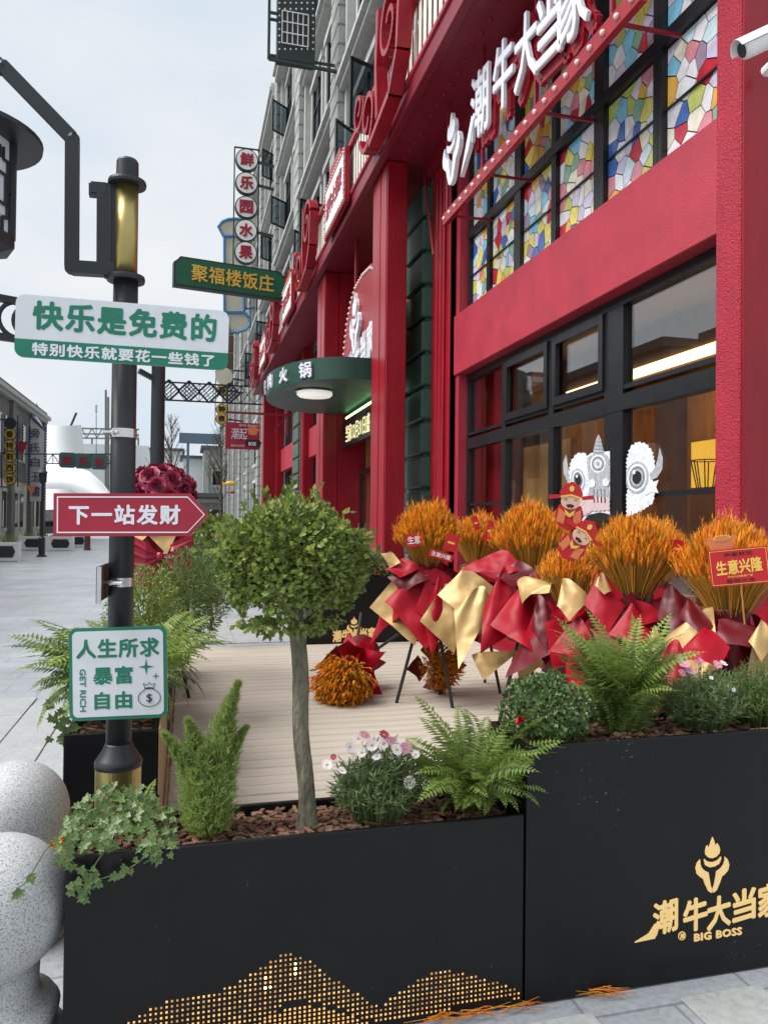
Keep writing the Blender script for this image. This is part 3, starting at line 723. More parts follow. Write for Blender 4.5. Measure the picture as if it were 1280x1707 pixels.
# neighbours nearer the camera, outside the frame but seen in the shop windows
for (y0, y1, h_, m_, lb) in ((8, 23.5, 8.1, 'darkbrick', 'low dark brick house mirrored in the shop window panes'), (26, 37.4, 8.5, 'fargrey', 'grey brick house mirrored in the shop window panes')):
    nb = thing('street_house', lb, 'building', (LX, y0, 0))
    MB().box(-18, LX, y0, y1, 0, h_).build('wall', M[m_], nb)
    MB().box(-18.3, LX + .5, y0 - .2, y1 + .2, h_, h_ + .35).build('roof', M['slate'], nb)
    for k in range(int((y1 - y0)//3)):
        for zz in (1.0, 4.4):
            MB().box(LX + .002, LX + .06, y0 + 1 + k*3, y0 + 2.4 + k*3, zz, zz + 1.9).build('window', M['dglass'], nb)

# vertical board sign on the brick house
p0 = at(63, 765, d=53); sb = thing('vertical_shop_sign', 'white vertical board with dark lettering and blue bulb edging on the brick house', 'sign', (p0.x, p0.y, 0))
w_, z0, z1 = 1.02, at(60, 835, d=53).z, at(60, 694, d=53).z
MB().prism([(-w_/2, z0), (w_/2, z0), (w_/2, z1 - 1.0), (w_*.3, z1 - .8), (w_*.1, z1 - .4), (-w_*.2, z1), (-w_/2, z1 - .1)], p0*1.0 - Vector((0, 0, p0.z)), (1, -.25, 0), (0, 0, 1), (.05, .25, 0)).build('board', M['white'], sb)
ed = MB()
for s_ in (-1, 1):
    for k in range(26):
        ed.sphere(Vector((p0.x + s_*w_*.52, p0.y - .05 - s_*.13*w_, z0 + .1 + k*(z1 - z0 - .9)/25)), .085, 6, 4)
for k in range(8): ed.sphere(Vector((p0.x + w_*(.5 - k/8.), p0.y - .06, z1 - 1.0 + k*.13)), .10, 6, 4)
ed.build('bulb_edging', mat('blue_bulbs', (.05, .07, .22), .4), sb, kind='stuff')
tx = MB()
for k, ch in enumerate('旁氏白玉霜'):
    c_ = at(60, 722 + k*24.3, d=52.9); text(tx, ch, c_ + Vector((0, -.02, 0)), (1, -.25, 0), (0, 0, 1), .60, .66, .10, .0)
tx.build('lettering', mat('slate_letters', (.12, .13, .20), .5), sb)
# round-plate vertical sign
p0 = at(17, 765, d=45.5); sb = thing('round_plate_sign', 'column of yellow round plates with black lettering on the brick house', 'sign', (p0.x, p0.y, 0))
bk = MB(); pl = MB(); tx = MB()
for k, ch in enumerate(' 香特莉西饼'):
    c_ = at(17, 705 + k*18.8, d=45.5)
    (bk if ch == ' ' else pl).prism([(.305*math.cos(2*PI*i/20), .305*math.sin(2*PI*i/20)) for i in range(20)], c_, (1, 0, 0), (0, 0, 1), (0, .08, 0))
    bk.prism([(.345*math.cos(2*PI*i/20), .345*math.sin(2*PI*i/20)) for i in range(20)], c_ + Vector((0, .1, 0)), (1, 0, 0), (0, 0, 1), (0, .06, 0))
    if ch != ' ': text(tx, ch, c_ + Vector((0, -.004, 0)), (1, 0, 0), (0, 0, 1), .42, .42, .03, .02)
a_, b_ = at(17, 700, d=45.7), at(17, 812, d=45.7); bk.bar(a_ + Vector((.44, 0, .3)), b_ + Vector((.44, 0, 0)), .06); bk.bar(a_ + Vector((-.44, 0, .3)), b_ + Vector((-.44, 0, 0)), .06)
for zz in (a_.z, (a_.z + b_.z)/2, b_.z): bk.bar((a_.x, a_.y, zz), (LX + .05, a_.y, zz), .07)
bk.build('frame', M['charcoal'], sb); pl.build('plate', M['yellowsign'], sb); tx.build('lettering', M['ink'], sb)
# pennants
for (px, py, s_, m_, lb) in ((36, 742, .75, 'signred', 'red triangular pennant hanging between the two vertical signs'), (52, 815, .5, 'cardorange', 'small orange pennant below the white vertical board')):
    c_ = at(px, py, d=50); f = MB().prism([(-s_*.5, .2), (s_*.5, s_*.25), (s_*.1, -s_*.9)], c_, (1, .1, 0), (0, 0, 1), (0, .03, 0)).bar(c_ + Vector((-s_, 0, .22)), c_ + Vector((s_*.7, 0, .22)), .04)
    o = f.build('pennant', M[m_]); tag(o, lb, 'flag')

# white low planters with dark hexagon panels
def white_planter(px, pb, wpx, label):
    c_ = at(px, pb, Z=0); d_ = (c_ - Vector((0, 0, EYE))).dot(FW); W = wpx*d_/FPX; H_ = .68
    t_ = thing('street_planter', label, 'planter', tuple(c_), 0, 'white planters on the far side of the street')
    x, y = c_.x, c_.y
    fr = MB().box(x - W/2, x + W/2, y, y + .06, 0.02, .12).box(x - W/2, x + W/2, y, y + .06, H_ - .1, H_)
    for s_ in (-1, 1): fr.box(x + s_*W/2 - .05, x + s_*W/2 + .05, y - .01, y + .07, 0, H_ + .03)
    fr.build('frame', M['white'], t_)
    MB().prism([(-W*.36, 0), (-W*.28, -.2), (W*.28, -.2), (W*.36, 0), (W*.28, .2), (-W*.28, .2)], (x, y - .012, H_/2), (1, 0, 0), (0, 0, 1), (0, .03, 0)).build('hexagon_panel', M['charcoal'], t_)
    MB().box(x - W/2 + .05, x + W/2 - .05, y + .02, y + .5, .03, H_ - .04).build('box', M['white'], t_)
    sh = MB()
    for k in range(40):
        q = Vector((x + uni(-.42, .42)*W, y + uni(.1, .4), H_ - .05)); e = q + Vector((uni(-.15, .15), uni(-.1, .1), uni(.15, .42))); r_ = Vector((.03, 0, 0))
        sh.add([q - r_, q + r_, e], [(0, 1, 2)])
    sh.build('plants', M['feather'], t_)
white_planter(6, 936, 50, 'white planter nearest the left picture edge with dark hexagon panel')
white_planter(58, 917, 44, 'white planter behind the thin lamp post with dark hexagon panel')
white_planter(101, 918, 40, 'white planter just left of the sign post with dark hexagon panel')
white_planter(131, 912, 26, 'farthest small white planter beside the brown bollard')
c_ = at(146, 917, Z=0); tag(MB().lathe([(.17, 0), (.17, .1), (.14, .12), (.14, .8), (.17, .84), (.12, .9)], c_, 12).build('brown_bollard', M['brown']), 'brown round bollard standing at the far planters', 'bollard')
# thin street lamp
c_ = at(70, 928, Z=0); t_ = thing('street_lamp', 'thin black lamp post standing before the far white planters', 'street lamp', tuple(c_))
MB().lathe([(.2, 0), (.2, .05), (.12, .07), (.12, .75), (.07, .8), (.055, 2.8), (.03, 3.0)], c_, 12).build('post', M['charcoal'], t_)
MB().lathe([(.05, 2.9), (.14, 3.0), (.16, 3.35), (.2, 3.36), (.04, 3.55)], c_, 10).build('lantern', M['charcoal'], t_)
# parked car, mostly hidden behind the arrow sign
c_ = at(96, 897, Z=0); t_ = thing('parked_car', 'grey car parked by the houses at the far left', 'car', tuple(c_))
prof = [(-2.1, .35), (-2.1, .75), (-1.4, .88), (-.8, 1.38), (.7, 1.42), (1.4, .95), (2.1, .85), (2.15, .4)]
MB().prism(prof, c_ + Vector((0, -.8, 0)), (1, 0, 0), (0, 0, 1), (0, 1.6, 0)).build('body', M['carpaint'], t_)
MB().prism([(-1.15, .92), (-.75, 1.3), (.62, 1.34), (1.1, .95)], c_ + Vector((0, -.81, 0)), (1, 0, 0), (0, 0, 1), (0, 1.62, 0)).build('window', M['dglass'], t_)
for dx in (-1.3, 1.3):
    for dy in (-.8, .65):
        MB().prism([(.33*math.cos(2*PI*i/16), .33*math.sin(2*PI*i/16)) for i in range(16)], c_ + Vector((dx, dy - .02, .33)), (1, 0, 0), (0, 0, 1), (0, .2, 0)).build('wheel', M['rubber'], t_)

# far gateway truss with three green plaques
d_ = 46; gt = thing('gateway_sign', 'iron truss with three green plaques and red lettering spanning the far street', 'sign', tuple(at(140, 800, d=d_)))
tr = MB(); a0, a1 = at(78, 757, d=d_), at(186, 757, d=d_); b0, b1 = at(78, 773, d=d_), at(186, 773, d=d_)
tr.bar(a0, a1, .07); tr.bar(b0, b1, .07)
n = 10
for k in range(n + 1):
    p, q = a0.lerp(a1, k/n), b0.lerp(b1, k/n); tr.bar(p, q, .04)
    if k < n: tr.bar(p if k % 2 else q, b0.lerp(b1, (k+1)/n) if k % 2 else a0.lerp(a1, (k+1)/n), .035)
tr.bar(at(78, 757, d=d_), at(40, 757, d=d_ + 8), .07); tr.bar(at(186, 757, d=d_), at(186, 905, d=d_), .14)
tr.build('truss', M['charcoal'], gt)
for k, ch in enumerate('家乐世'):
    c_ = at(113 + 26.5*k, 767 + 1.5*k, d=d_ - .2); s_ = .42
    pb = MB().prism([(-.36, -.46), (.36, -.46), (.46, -.36), (.46, .36), (.36, .46), (-.36, .46), (-.46, .36), (-.46, -.36)], c_, (1, 0, 0), (0, 0, 1), (0, .1, 0)).build('plaque', mat('teal_plaque', (.05, .13, .13), .5), gt)
    tx = MB(); text(tx, ch, c_ + Vector((0, -.005, 0)), (1, 0, 0), (0, 0, 1), .55, .55, .04, .03); tx.build('lettering', M['signred'], pb, root=gt)

# white tensile tent
def loft(mb, rings):
    n = len(rings[0]); vs = [p for r in rings for p in r]; fs = []
    for i in range(len(rings) - 1):
        for k in range(n - 1):
            a = i*n + k; fs.append((a, a+1, a+1+n, a+n))
    mb.add(vs, fs)
d_ = 78; TT = thing('tensile_tent', 'white tensile tent with a tall rounded horn at the far end of the street', 'tent', tuple(at(120, 895, d=d_)))
mb = MB(); rings = []
prof = [(80, 136, 708), (79, 138, 722), (78, 140, 745), (77, 146, 775), (76, 152, 800), (75, 158, 826), (74, 160, 850)]
for (xa, xb, yv) in prof:
    r_ = []
    for k in range(17):
        a = PI*k/16; xx = (xa + xb)/2 - (xb - xa)/2*math.cos(a); p = at(xx, yv + (6*math.sin(a*1) if yv == 708 else 0), d=d_); r_.append(p + Vector((0, -math.sin(a)*2.2, 0)))
    rings.append(r_)
loft(mb, rings); mb.build('horn', M['tentwhite'], TT, smooth=True)
mb = MB(); top = [(78, 772), (100, 770), (125, 776), (150, 786), (172, 805), (190, 830)]; bot = [(78, 815), (100, 815), (118, 816), (130, 822), (160, 832), (190, 842)]
rings = []
for j in range(6):
    t = j/5; rings.append([at(a_[0]*(1-t) + b_[0]*t, a_[1]*(1-t) + b_[1]*t, d=d_ - 2.5 - 3*math.sin(t*PI*.6)) for a_, b_ in zip(top, bot)])
loft(mb, rings); mb.build('skirt', M['tentwhite'], TT, smooth=True)
mb = MB(); mb.tube([at(108, 735, d=d_), at(128, 688, d=d_)], .12, 6); mb.build('mast', M['charcoal'], TT)
# dark hall under the tent and steel frame behind
hl = thing('dark_hall', 'dark low hall with rounded openings under the white tent', 'building', tuple(at(130, 895, d=84)))
a_, b_ = at(64, 895, d=84), at(250, 826, d=84)
MB().box(a_.x, b_.x, a_.y, a_.y + 6, 0, b_.z).build('wall', M['darkbrick'], hl)
MB().box(a_.x - .3, b_.x, a_.y - .4, a_.y + 6.5, b_.z, b_.z + .3).build('roof', M['slate'], hl)
for px in (128, 168, 205): MB().prism([(math.cos(PI*i/12)*1.3, math.sin(PI*i/12)*1.1) for i in range(13)] + [(-1.3, -2.2), (1.3, -2.2)], at(px, 852, d=83), (1, 0, 0), (0, 0, 1), (0, .2, 0)).build('opening', M['black'], hl)
sf = thing('steel_frame', 'rusty grey steel frame with lattice girders rising behind the white tent', 'steel structure', tuple(at(160, 895, d=92)))
mb = MB(); dd = 92
for (y_) in (714, 723, 730, 752, 768): mb.bar(at(128, y_, d=dd), at(232, y_ + 2, d=dd), .18)
for k in range(12): mb.bar(at(128 + k*8.6, 714 if k % 2 else 730, d=dd), at(128 + (k+1)*8.6, 730 if k % 2 else 714, d=dd), .1)
for px in (132, 154, 179, 205, 231): mb.bar(at(px, 730, d=dd), at(px, 895, d=dd), .2)
for px in (177, 181): mb.bar(at(px, 650 if px == 177 else 662, d=dd - 4), at(px, 895, d=dd - 4), .22)
mb.build('girders', mat('weathered_steel', (.16, .15, .14), .7, var=.3), sf)
tag(MB().box(at(137, 800, d=95).x, at(250, 800, d=95).x, 95, 97, 0, at(200, 748, d=95).z).build('clad_shed', M['farwhite']), 'pale clad shed seen through the steel frame', 'building')
for (px, pt, pb) in ((57, 672, 696), (62, 672, 696), (161, 674, 690)):
    mb = MB(); mb.bar(at(px, pt, d=88), at(px, 760, d=88), .07)
    for q in (4, 8, 12): mb.bar(at(px - 2.5, pt + q, d=88), at(px + 2.5, pt + q, d=88), .06)
    tag(mb.build('roof_aerial', M['charcoal']), {57: 'left one of the pair of thin roof aerials', 62: 'right one of the pair of thin roof aerials', 161: 'lone small roof aerial above the steel frame'}[px], 'aerial')

# far end of the street
def block(name, label, m, px0, px1, pt, d, depth=6, roofm=None, parts=()):
    a_, b_ = at(px0, 895, d=d), at(px1, 895, d=d); zt = at((px0 + px1)/2, pt, d=d).z
    t_ = thing(name, label, 'building', (a_.x, a_.y, 0)); MB().box(a_.x, b_.x, a_.y, a_.y + depth, 0, zt).build('wall', M[m], t_)
    if roofm: MB().box(a_.x - .3, b_.x + .3, a_.y - .3, a_.y + depth, zt, zt + .35).build('roof', M[roofm], t_)
    for (nm, mm_, xa, xb, ya, yb) in parts:
        p, q = at(xa, yb, d=d - .15), at(xb, ya, d=d - .15); MB().box(p.x, q.x, a_.y - .08, a_.y - .004, p.z, q.z).build(nm, M[mm_], t_)
    return t_
block('white_hall', 'large white-clad hall behind the second dark post', 'farwhite', 222, 302, 750, 98, 6, 'slate')
block('white_annex', 'white annex with a dark sloping roof line at the street end', 'farwhite', 303, 342, 764, 90, 6, 'slate')
block('brick_mill', 'grey brick mill with a framed window at the street end', 'fargrey', 338, 384, 748, 84, 6, 'slate', [('window', 'greywall', 352, 376, 782, 812), ('window', 'midprint', 355, 374, 785, 808), ('pier', 'stone', 340, 349, 750, 830), ('lintel', 'stone', 350, 378, 776, 780)])
block('low_shed', 'low dark shed with slate roof at the end of the street', 'darkbrick', 312, 388, 828, 70, 6, 'slate', [('door', 'black', 350, 372, 850, 890), ('fascia', 'fargrey', 312, 380, 832, 838)])
a_, b_ = at(299, 738, d=88), at(384, 722, d=88)
tag(MB().box(a_.x, b_.x, a_.y, a_.y + .5, a_.z, b_.z).bar((a_.x + 1, a_.y + .25, a_.z), (a_.x + 1, a_.y + .25, 0), .3).bar((b_.x - 1, a_.y + .25, a_.z), (b_.x - 1, a_.y + .25, 0), .3).build('overhead_beam', M['farblue']), 'slate blue overhead beam crossing the far end of the street', 'beam')
def bare_tree(px, pt, d, label, seed):
    random.seed(seed); b = at(px, 893, d=d); H_ = at(px, pt, d=d).z
    t_ = thing('bare_tree', label, 'tree', (b.x, b.y, 0), group='bare trees at the street end')
    MB().tube([(b.x, b.y, 0), (b.x + .1, b.y, H_*.45), (b.x, b.y, H_)], [.12, .08, .02], 6).build('trunk', M['branch'], t_)
    br = MB()
    for k in range(46):
        z = H_*uni(.3, .95); a = uni(0, 2*PI); l_ = (H_ - z)*.45 + .3
        p = Vector((b.x, b.y, z)); q = p + Vector((math.cos(a)*l_*.6, math.sin(a)*l_*.6, l_)); br.tube([p, p.lerp(q, .5) + Vector((uni(-.1, .1), 0, 0)), q], [.035, .025, .012], 4)
        for j in range(3):
            s_ = p.lerp(q, uni(.3, .9)); e = s_ + Vector((uni(-.5, .5), uni(-.5, .5), uni(.3, .8))); br.tube([s_, e], [.02, .01], 3)
    br.build('branches', M['branch'], t_)
bare_tree(283, 690, 66, 'bare winter tree just right of the second dark post', 3)
bare_tree(366, 705, 64, 'bare winter tree beside the red hanging sign', 5)
random.seed(21)

# ------------------------------------------------------------------ signs that project from the right-hand block
def ring_sign(name, label, chars, px, pys, d, rr, plate, textm, framem, xw):
    c0 = at(px, (pys[0] + pys[-1])/2, d=d); Yc = at(px, pys[0], d=d).y
    t_ = thing(name, label, 'sign', (c0.x, Yc, c0.z)); fr = MB()
    cs = [at(px, p, Y=Yc) for p in pys]; xm = sum(c.x for c in cs)/len(cs)
    for c in cs: c.x = xm
    for s_ in (-1, 1): fr.bar((xm + s_*rr*1.08, Yc + .1, cs[0].z + rr*1.1), (xm + s_*rr*1.08, Yc + .1, cs[-1].z - rr*1.1), .05)
    fr.bar((xm - rr*1.08, Yc + .1, cs[0].z + rr*1.1), (xm + rr*1.08, Yc + .1, cs[0].z + rr*1.1), .05)
    for k in range(0, len(cs), 1 if len(cs) > 3 else 1):
        if k % 2 or k == 0: fr.bar((xm + rr, Yc + .1, cs[k].z), (xw, Yc + .1, cs[k].z - .1), .09)
    fr.build('frame', M[framem], t_)
    circ = lambda r: [(r*math.cos(2*PI*i/28), r*math.sin(2*PI*i/28)) for i in range(28)]
    for c, ch in zip(cs, chars):
        pl_ = MB().prism(circ(rr), c, (1, 0, 0), (0, 0, 1), (0, .22, 0)).build('drum', M[framem], t_)
        MB().prism(circ(rr*.90), c + Vector((0, -.012, 0)), (1, 0, 0), (0, 0, 1), (0, .01, 0)).build('plate', M[plate], pl_, root=t_)
        tx = MB(); text(tx, ch, c + Vector((0, -.014, 0)), (1, 0, 0), (0, 0, 1), rr*1.2, rr*1.2, .03, .035); tx.build('lettering', M[textm], pl_, root=t_)
M['framegreen'] = mat('dark_green_iron', (.02, .04, .032), .5)
ring_sign('round_letter_sign', 'tall column of five white discs with red lettering above the green plaque', '鲜乐园水果', 411, [266, 305, 345, 384, 421], 29.9, .44, 'white', 'signred', 'framegreen', 3.3)
ring_sign('yellow_disc_sign', 'column of yellow discs with dark lettering under the green-white street sign', '亨得钟表', 370, [629, 650, 682, 698], 46, .34, 'yellowsign', 'ink', 'charcoal', 3.3)

# green plaque with gold letters
A, B = at(290, 453, d=20.0), at(476, 475, d=21.3); z_ = (A.z + B.z)/2; A.z = B.z = z_
ex = (B - A).normalized(); L_ = (B - A).length; ez_ = Vector((0, 0, 1)); ey_ = ex.cross(ez_)
t_ = thing('green_plaque', 'green horizontal plaque with gold lettering projecting from the stone block', 'sign', tuple((A + B)/2))
def notch(w, h, c): return [(-w/2, -h/2), (w/2, -h/2), (w/2, h/2 - c), (w/2 - c*.5, h/2 - c*.6), (w/2 - c, h/2), (-w/2 + c, h/2), (-w/2 + c*.5, h/2 - c*.6), (-w/2, h/2 - c)]
mid = (A + B)/2
MB().prism(notch(L_, .80, .17), mid + ey_*.0, ex, ez_, -ey_*.22).build('frame', M['framegreen'], t_)
MB().prism(notch(L_ - .1, .70, .15), mid + ey_*.012, ex, ez_, -ey_*.012).build('face', M['plaquegreen'], t_)
tx = MB(); text(tx, '聚福楼饭庄', mid + ey_*.014 + ex*.05, ex, ez_, 2.25, .46, .05, .015, space=1.06); tx.build('lettering', M['goldleaf'], t_)
MB().bar(B + ez_*.2, B + ez_*.2 + Vector((.9, .4, 0)), .06).bar(B - ez_*.2, B - ez_*.2 + Vector((.9, .4, 0)), .06).build('bracket', M['charcoal'], t_)

# pale bottle-shaped sign outlined in blue
d_ = 41; o_ = at(390, 460, d=d_); t_ = thing('blue_outline_sign', 'pale bottle-shaped sign outlined with blue tubes behind the green plaque', 'sign', tuple(o_))
def pxpoly(pts, Y): return [at(p[0], p[1], Y=Y) for p in pts]
top = [(364, 378), (370, 370), (380, 366), (395, 365), (408, 368), (414, 378), (406, 394), (372, 394)]
col_ = [(374, 395), (407, 395), (407, 520), (374, 520)]; foot = [(376, 522), (407, 522), (416, 530), (417, 540), (410, 550), (395, 555), (382, 553)]
for nm, pl_ in (('cap', top), ('neck', col_), ('foot', foot)):
    w3 = pxpoly(pl_, o_.y); mb = MB(); n = len(w3); mb.add([p for p in w3] + [p + Vector((0, .25, 0)) for p in w3], [tuple(range(n-1, -1, -1)), tuple(range(n, 2*n))] + [(i, (i+1) % n, (i+1) % n + n, i+n) for i in range(n)])
    pt = mb.build(nm, M['beige'], t_)
    MB().tube([p + Vector((0, -.05, 0)) for p in w3 + [w3[0]]], .075, 6).build('tube', M['bluetube'], pt, root=t_)
MB().bar(at(408, 515, Y=o_.y + .1), at(430, 513, Y=o_.y + .1), .1).build('bracket', M['bluetube'], t_)
# brown narrow sign with a pale disc
d_ = 44; o_ = at(385, 590, d=d_); t_ = thing('brown_panel_sign', 'narrow brown panel sign with a pale disc behind the green-white street sign', 'sign', tuple(o_))
a_, b_ = at(372, 645, Y=o_.y), at(391, 500, Y=o_.y)
n = 5
for k in range(n):
    za, zb = a_.z + (b_.z - a_.z)*k/n + .04, a_.z + (b_.z - a_.z)*(k+1)/n - .04
    MB().box(a_.x, b_.x, o_.y, o_.y + .2, za, zb).build('panel', M['brown'], t_)
c_ = at(374, 627, Y=o_.y - .2); MB().prism([(.5*math.cos(2*PI*i/24), .5*math.sin(2*PI*i/24)) for i in range(24)], c_, (1, 0, 0), (0, 0, 1), (0, .12, 0)).build('disc', M['beige'], t_)
MB().bar((b_.x, o_.y + .1, b_.z - 1), (3.3, o_.y + .1, b_.z - 1), .08).bar((b_.x, o_.y + .1, a_.z + 1), (3.3, o_.y + .1, a_.z + 1), .08).bar((a_.x + .3, o_.y + .1, a_.z), (a_.x + .3, o_.y + .1, b_.z), .08).build('bracket', M['charcoal'], t_)

# dark lattice box sign at the top of the picture
o_ = at(489, 50, d=17.2); Yo = o_.y; t_ = thing('lattice_sign_frame', 'dark framed sign with a white grid and round bulbs high on the stone block', 'sign', tuple(o_))
a_, b_ = at(462, 96, Y=Yo), at(527, -60, Y=Yo); 
MB().box(a_.x, b_.x, Yo, Yo + .28, a_.z, b_.z).build('panel', mat('dark_green_panel', (.018, .03, .026), .5), t_)
fr = MB(); c0, c1 = at(448, 98, Y=Yo - .02), at(450, -60, Y=Yo - .02)
fr.bar(c0, (c0.x, c0.y, c1.z), .06); fr.bar((c0.x, Yo - .02, c0.z), (3.3, Yo - .02, c0.z - .05), .06); fr.bar((c0.x, Yo + .25, c0.z + .25), (3.3, Yo + .25, c0.z + .25), .05)
for zz in (.9, 1.05, 2.0): fr.bar((c0.x, Yo - .02, c0.z + zz), (a_.x, Yo - .02, c0.z + zz), .05)
fr.build('frame', M['framegreen'], t_)
gr = MB(); p0, p1 = at(470, 72, Y=Yo), at(514, 26, Y=Yo)
for k in range(6): xx = p0.x + (p1.x - p0.x)*k/5; gr.box(xx - .008, xx + .008, Yo - .03, Yo - .004, p0.z, p1.z)
for k in range(4): zz = p0.z + (p1.z - p0.z)*k/3; gr.box(p0.x, p1.x, Yo - .034, Yo - .01, zz - .008, zz + .008)
gr.build('white_grid', M['white'], t_)
bl = MB()
for (ya, yb) in ((15, 82), (-55, 5)):
    for k in range(7):
        for yy in (ya, yb): p = at(466 + k*9.3, yy, Y=Yo); bl.sphere(p, .022, 6, 4)
    for k in range(1, 6):
        for xx in (466, 522): p = at(xx, ya + (yb - ya)*k/6, Y=Yo); bl.sphere(p, .022, 6, 4)
bl.build('bulb_edging', M['white'], t_, kind='stuff')

# lattice truss with diamonds
Yo = 32.0; a0, b0 = at(262, 636, Y=Yo), at(262, 666, Y=Yo); xe = 3.25
t_ = thing('diamond_truss', 'black iron truss with four lattice diamonds projecting over the street', 'iron truss', (xe, Yo, a0.z))
tr = MB(); tr.bar(a0, (xe, Yo, a0.z), .06); tr.bar(b0, (xe, Yo, b0.z), .06); n = 8
for k in range(n + 1):
    x = a0.x + (xe - a0.x)*k/n; tr.bar((x, Yo, a0.z), (x, Yo, b0.z), .03)
    if k < n: x2 = a0.x + (xe - a0.x)*(k+1)/n; tr.bar((x, Yo, a0.z), (x2, Yo, b0.z), .025); tr.bar((x, Yo, b0.z), (x2, Yo, a0.z), .025)
tr.build('truss', M['charcoal'], t_)
for k in range(4):
    c = at(282 + k*33.5, 650.5 + k*1.8, Y=Yo - .08); s_ = .42; dm = MB()
    cor = [Vector((c.x + s_, Yo - .08, c.z)), Vector((c.x, Yo - .08, c.z + s_)), Vector((c.x - s_, Yo - .08, c.z)), Vector((c.x, Yo - .08, c.z - s_))]
    for i in range(4): dm.bar(cor[i], cor[(i+1) % 4], .075)
    for j in range(1, 5):
        dm.bar(cor[0].lerp(cor[1], j/5), cor[3].lerp(cor[2], j/5), .035)
        if k % 2: dm.bar(cor[1].lerp(cor[2], j/5), cor[0].lerp(cor[3], j/5), .035)
    dm.build('lattice_diamond', M['charcoal'], t_)

# red hanging sign with a bracket
Yo = 25.0; a_, b_ = at(376, 748, Y=Yo), at(433, 706, Y=Yo); t_ = thing('red_hanging_sign', 'red rectangular hanging sign with white brush lettering on a red bracket', 'sign', ((a_.x + b_.x)/2, Yo, b_.z))
MB().box(a_.x, b_.x, Yo, Yo + .06, a_.z, b_.z).build('board', M['signred'], t_)
br = MB(); zb = at(400, 688, Y=Yo).z; br.bar((a_.x, Yo + .03, zb), (3.3, Yo + .03, zb), .07); br.bar((2.8, Yo + .03, zb - .5), (3.2, Yo + .03, zb), .05); br.bar((3.2, Yo + .03, zb - .7), (3.2, Yo + .03, zb + .6), .06)
for k in range(5): x = a_.x + .05 + (b_.x - a_.x - .1)*k/4; br.bar((x, Yo + .03, b_.z), (x, Yo + .03, zb), .02)
br.build('bracket', M['darkred'], t_)
tx = MB(); text(tx, '潮起', at(399, 723, Y=Yo - .002), (1, 0, 0), (0, 0, 1), .50, .36, .02, .0); text(tx, '潮汕牛肉火锅', at(396, 743, Y=Yo - .002), (1, 0, 0), (0, 0, 1), .42, .07, .01, .0); text(tx, 'BIG BOSS', at(415, 709.5, Y=Yo - .002), (1, 0, 0), (0, 0, 1), .6, .06, .01, .0); text(tx, 'BOSS', at(421, 740, Y=Yo - .034), (1, 0, 0), (0, 0, 1), .24, .12, .01, .03, .0)
tx.build('lettering', M['letterwhite'], t_)
c_ = at(422, 718, Y=Yo - .006); MB().prism([(.18*math.cos(2*PI*i/14)*(1 + .25*math.sin(i*2.3)), .15*math.sin(2*PI*i/14)) for i in range(14)], c_, (1, 0, 0), (0, 0, 1), (0, .005, 0)).build('red_print', M['cardorange'], t_)
c_ = at(422, 738, Y=Yo - .03); MB().prism([(-.26, -.02), (-.2, -.11), (.22, -.13), (.28, .0), (.2, .1), (-.22, .09)], c_, (1, 0, 0), (0, 0, 1), (0, .025, 0)).build('dark_print', M['ink'], t_)
# yellow fish kite and little paper ornaments strung by the far piers
for (px, py, m_, nm, lb, s_) in ((385, 806, 'yellowsign', 'fish_lantern', 'yellow fish-shaped lantern hung low before the far piers', .26), (387, 821, 'signred', 'paper_lantern', 'small red lantern hung under the yellow fish lantern', .14)):
    c_ = at(px, py, d=36); mb = MB().sphere(c_, s_, 12, 6, 1.0, .5, .45); mb.bar(c_ + Vector((0, 0, s_*.4)), c_ + Vector((0, 0, .9)), .012)
    mb.add([c_ + Vector((-s_*.8, 0, 0)), c_ + Vector((-s_*1.5, .02, s_*.4)), c_ + Vector((-s_*1.5, -.02, -s_*.4))], [(0, 1, 2)])
    mb.bar(c_ + Vector((0, 0, .9)), Vector((3.2, c_.y + .3, c_.z + 1.0)), .012)
    tag(mb.build(nm, M[m_], smooth=True), lb, 'lantern')
# ================================================================== shop signs
FLAME = [(1008,622),(1016,640),(1024,668),(1036,656),(1046,672),(1051,690),(1047,706),(1030,721),(1006,727),(983,721),(967,706),(966,688),(972,668),(978,660),(986,676),(996,652)]
BAND = [(958,732),(966,758),(990,770),(1020,769),(1046,758),(1058,734),(1056,724),(1040,740),(1010,748),(980,742),(962,728)]
HORN = [(936,727),(920,742),(911,768),(917,795),(936,813),(954,824),(964,850),(984,888),(1000,898),(1006,896),(1006,880),(998,862),(989,822),(985,796),(963,785),(945,768),(937,748)]
def nrm(p): return [((x-1008)/195., (760-y)/195.) for x, y in p]
def logo(mb, o, ex, ey, s, depth, shear=0.0):
    """torch and horns emblem, s = width"""
    o, ex, ey = Vector(o), Vector(ex).normalized(), Vector(ey).normalized(); ez = ex.cross(ey)
    for p in (nrm(FLAME)[::-1], nrm(BAND)[::-1], nrm(HORN)[::-1], [(-u, v) for u, v in nrm(HORN)]):
        mb.prism([(u*s, v*s + shear*u*s) for u, v in p], o, ex, ey, ez*depth)
    return mb
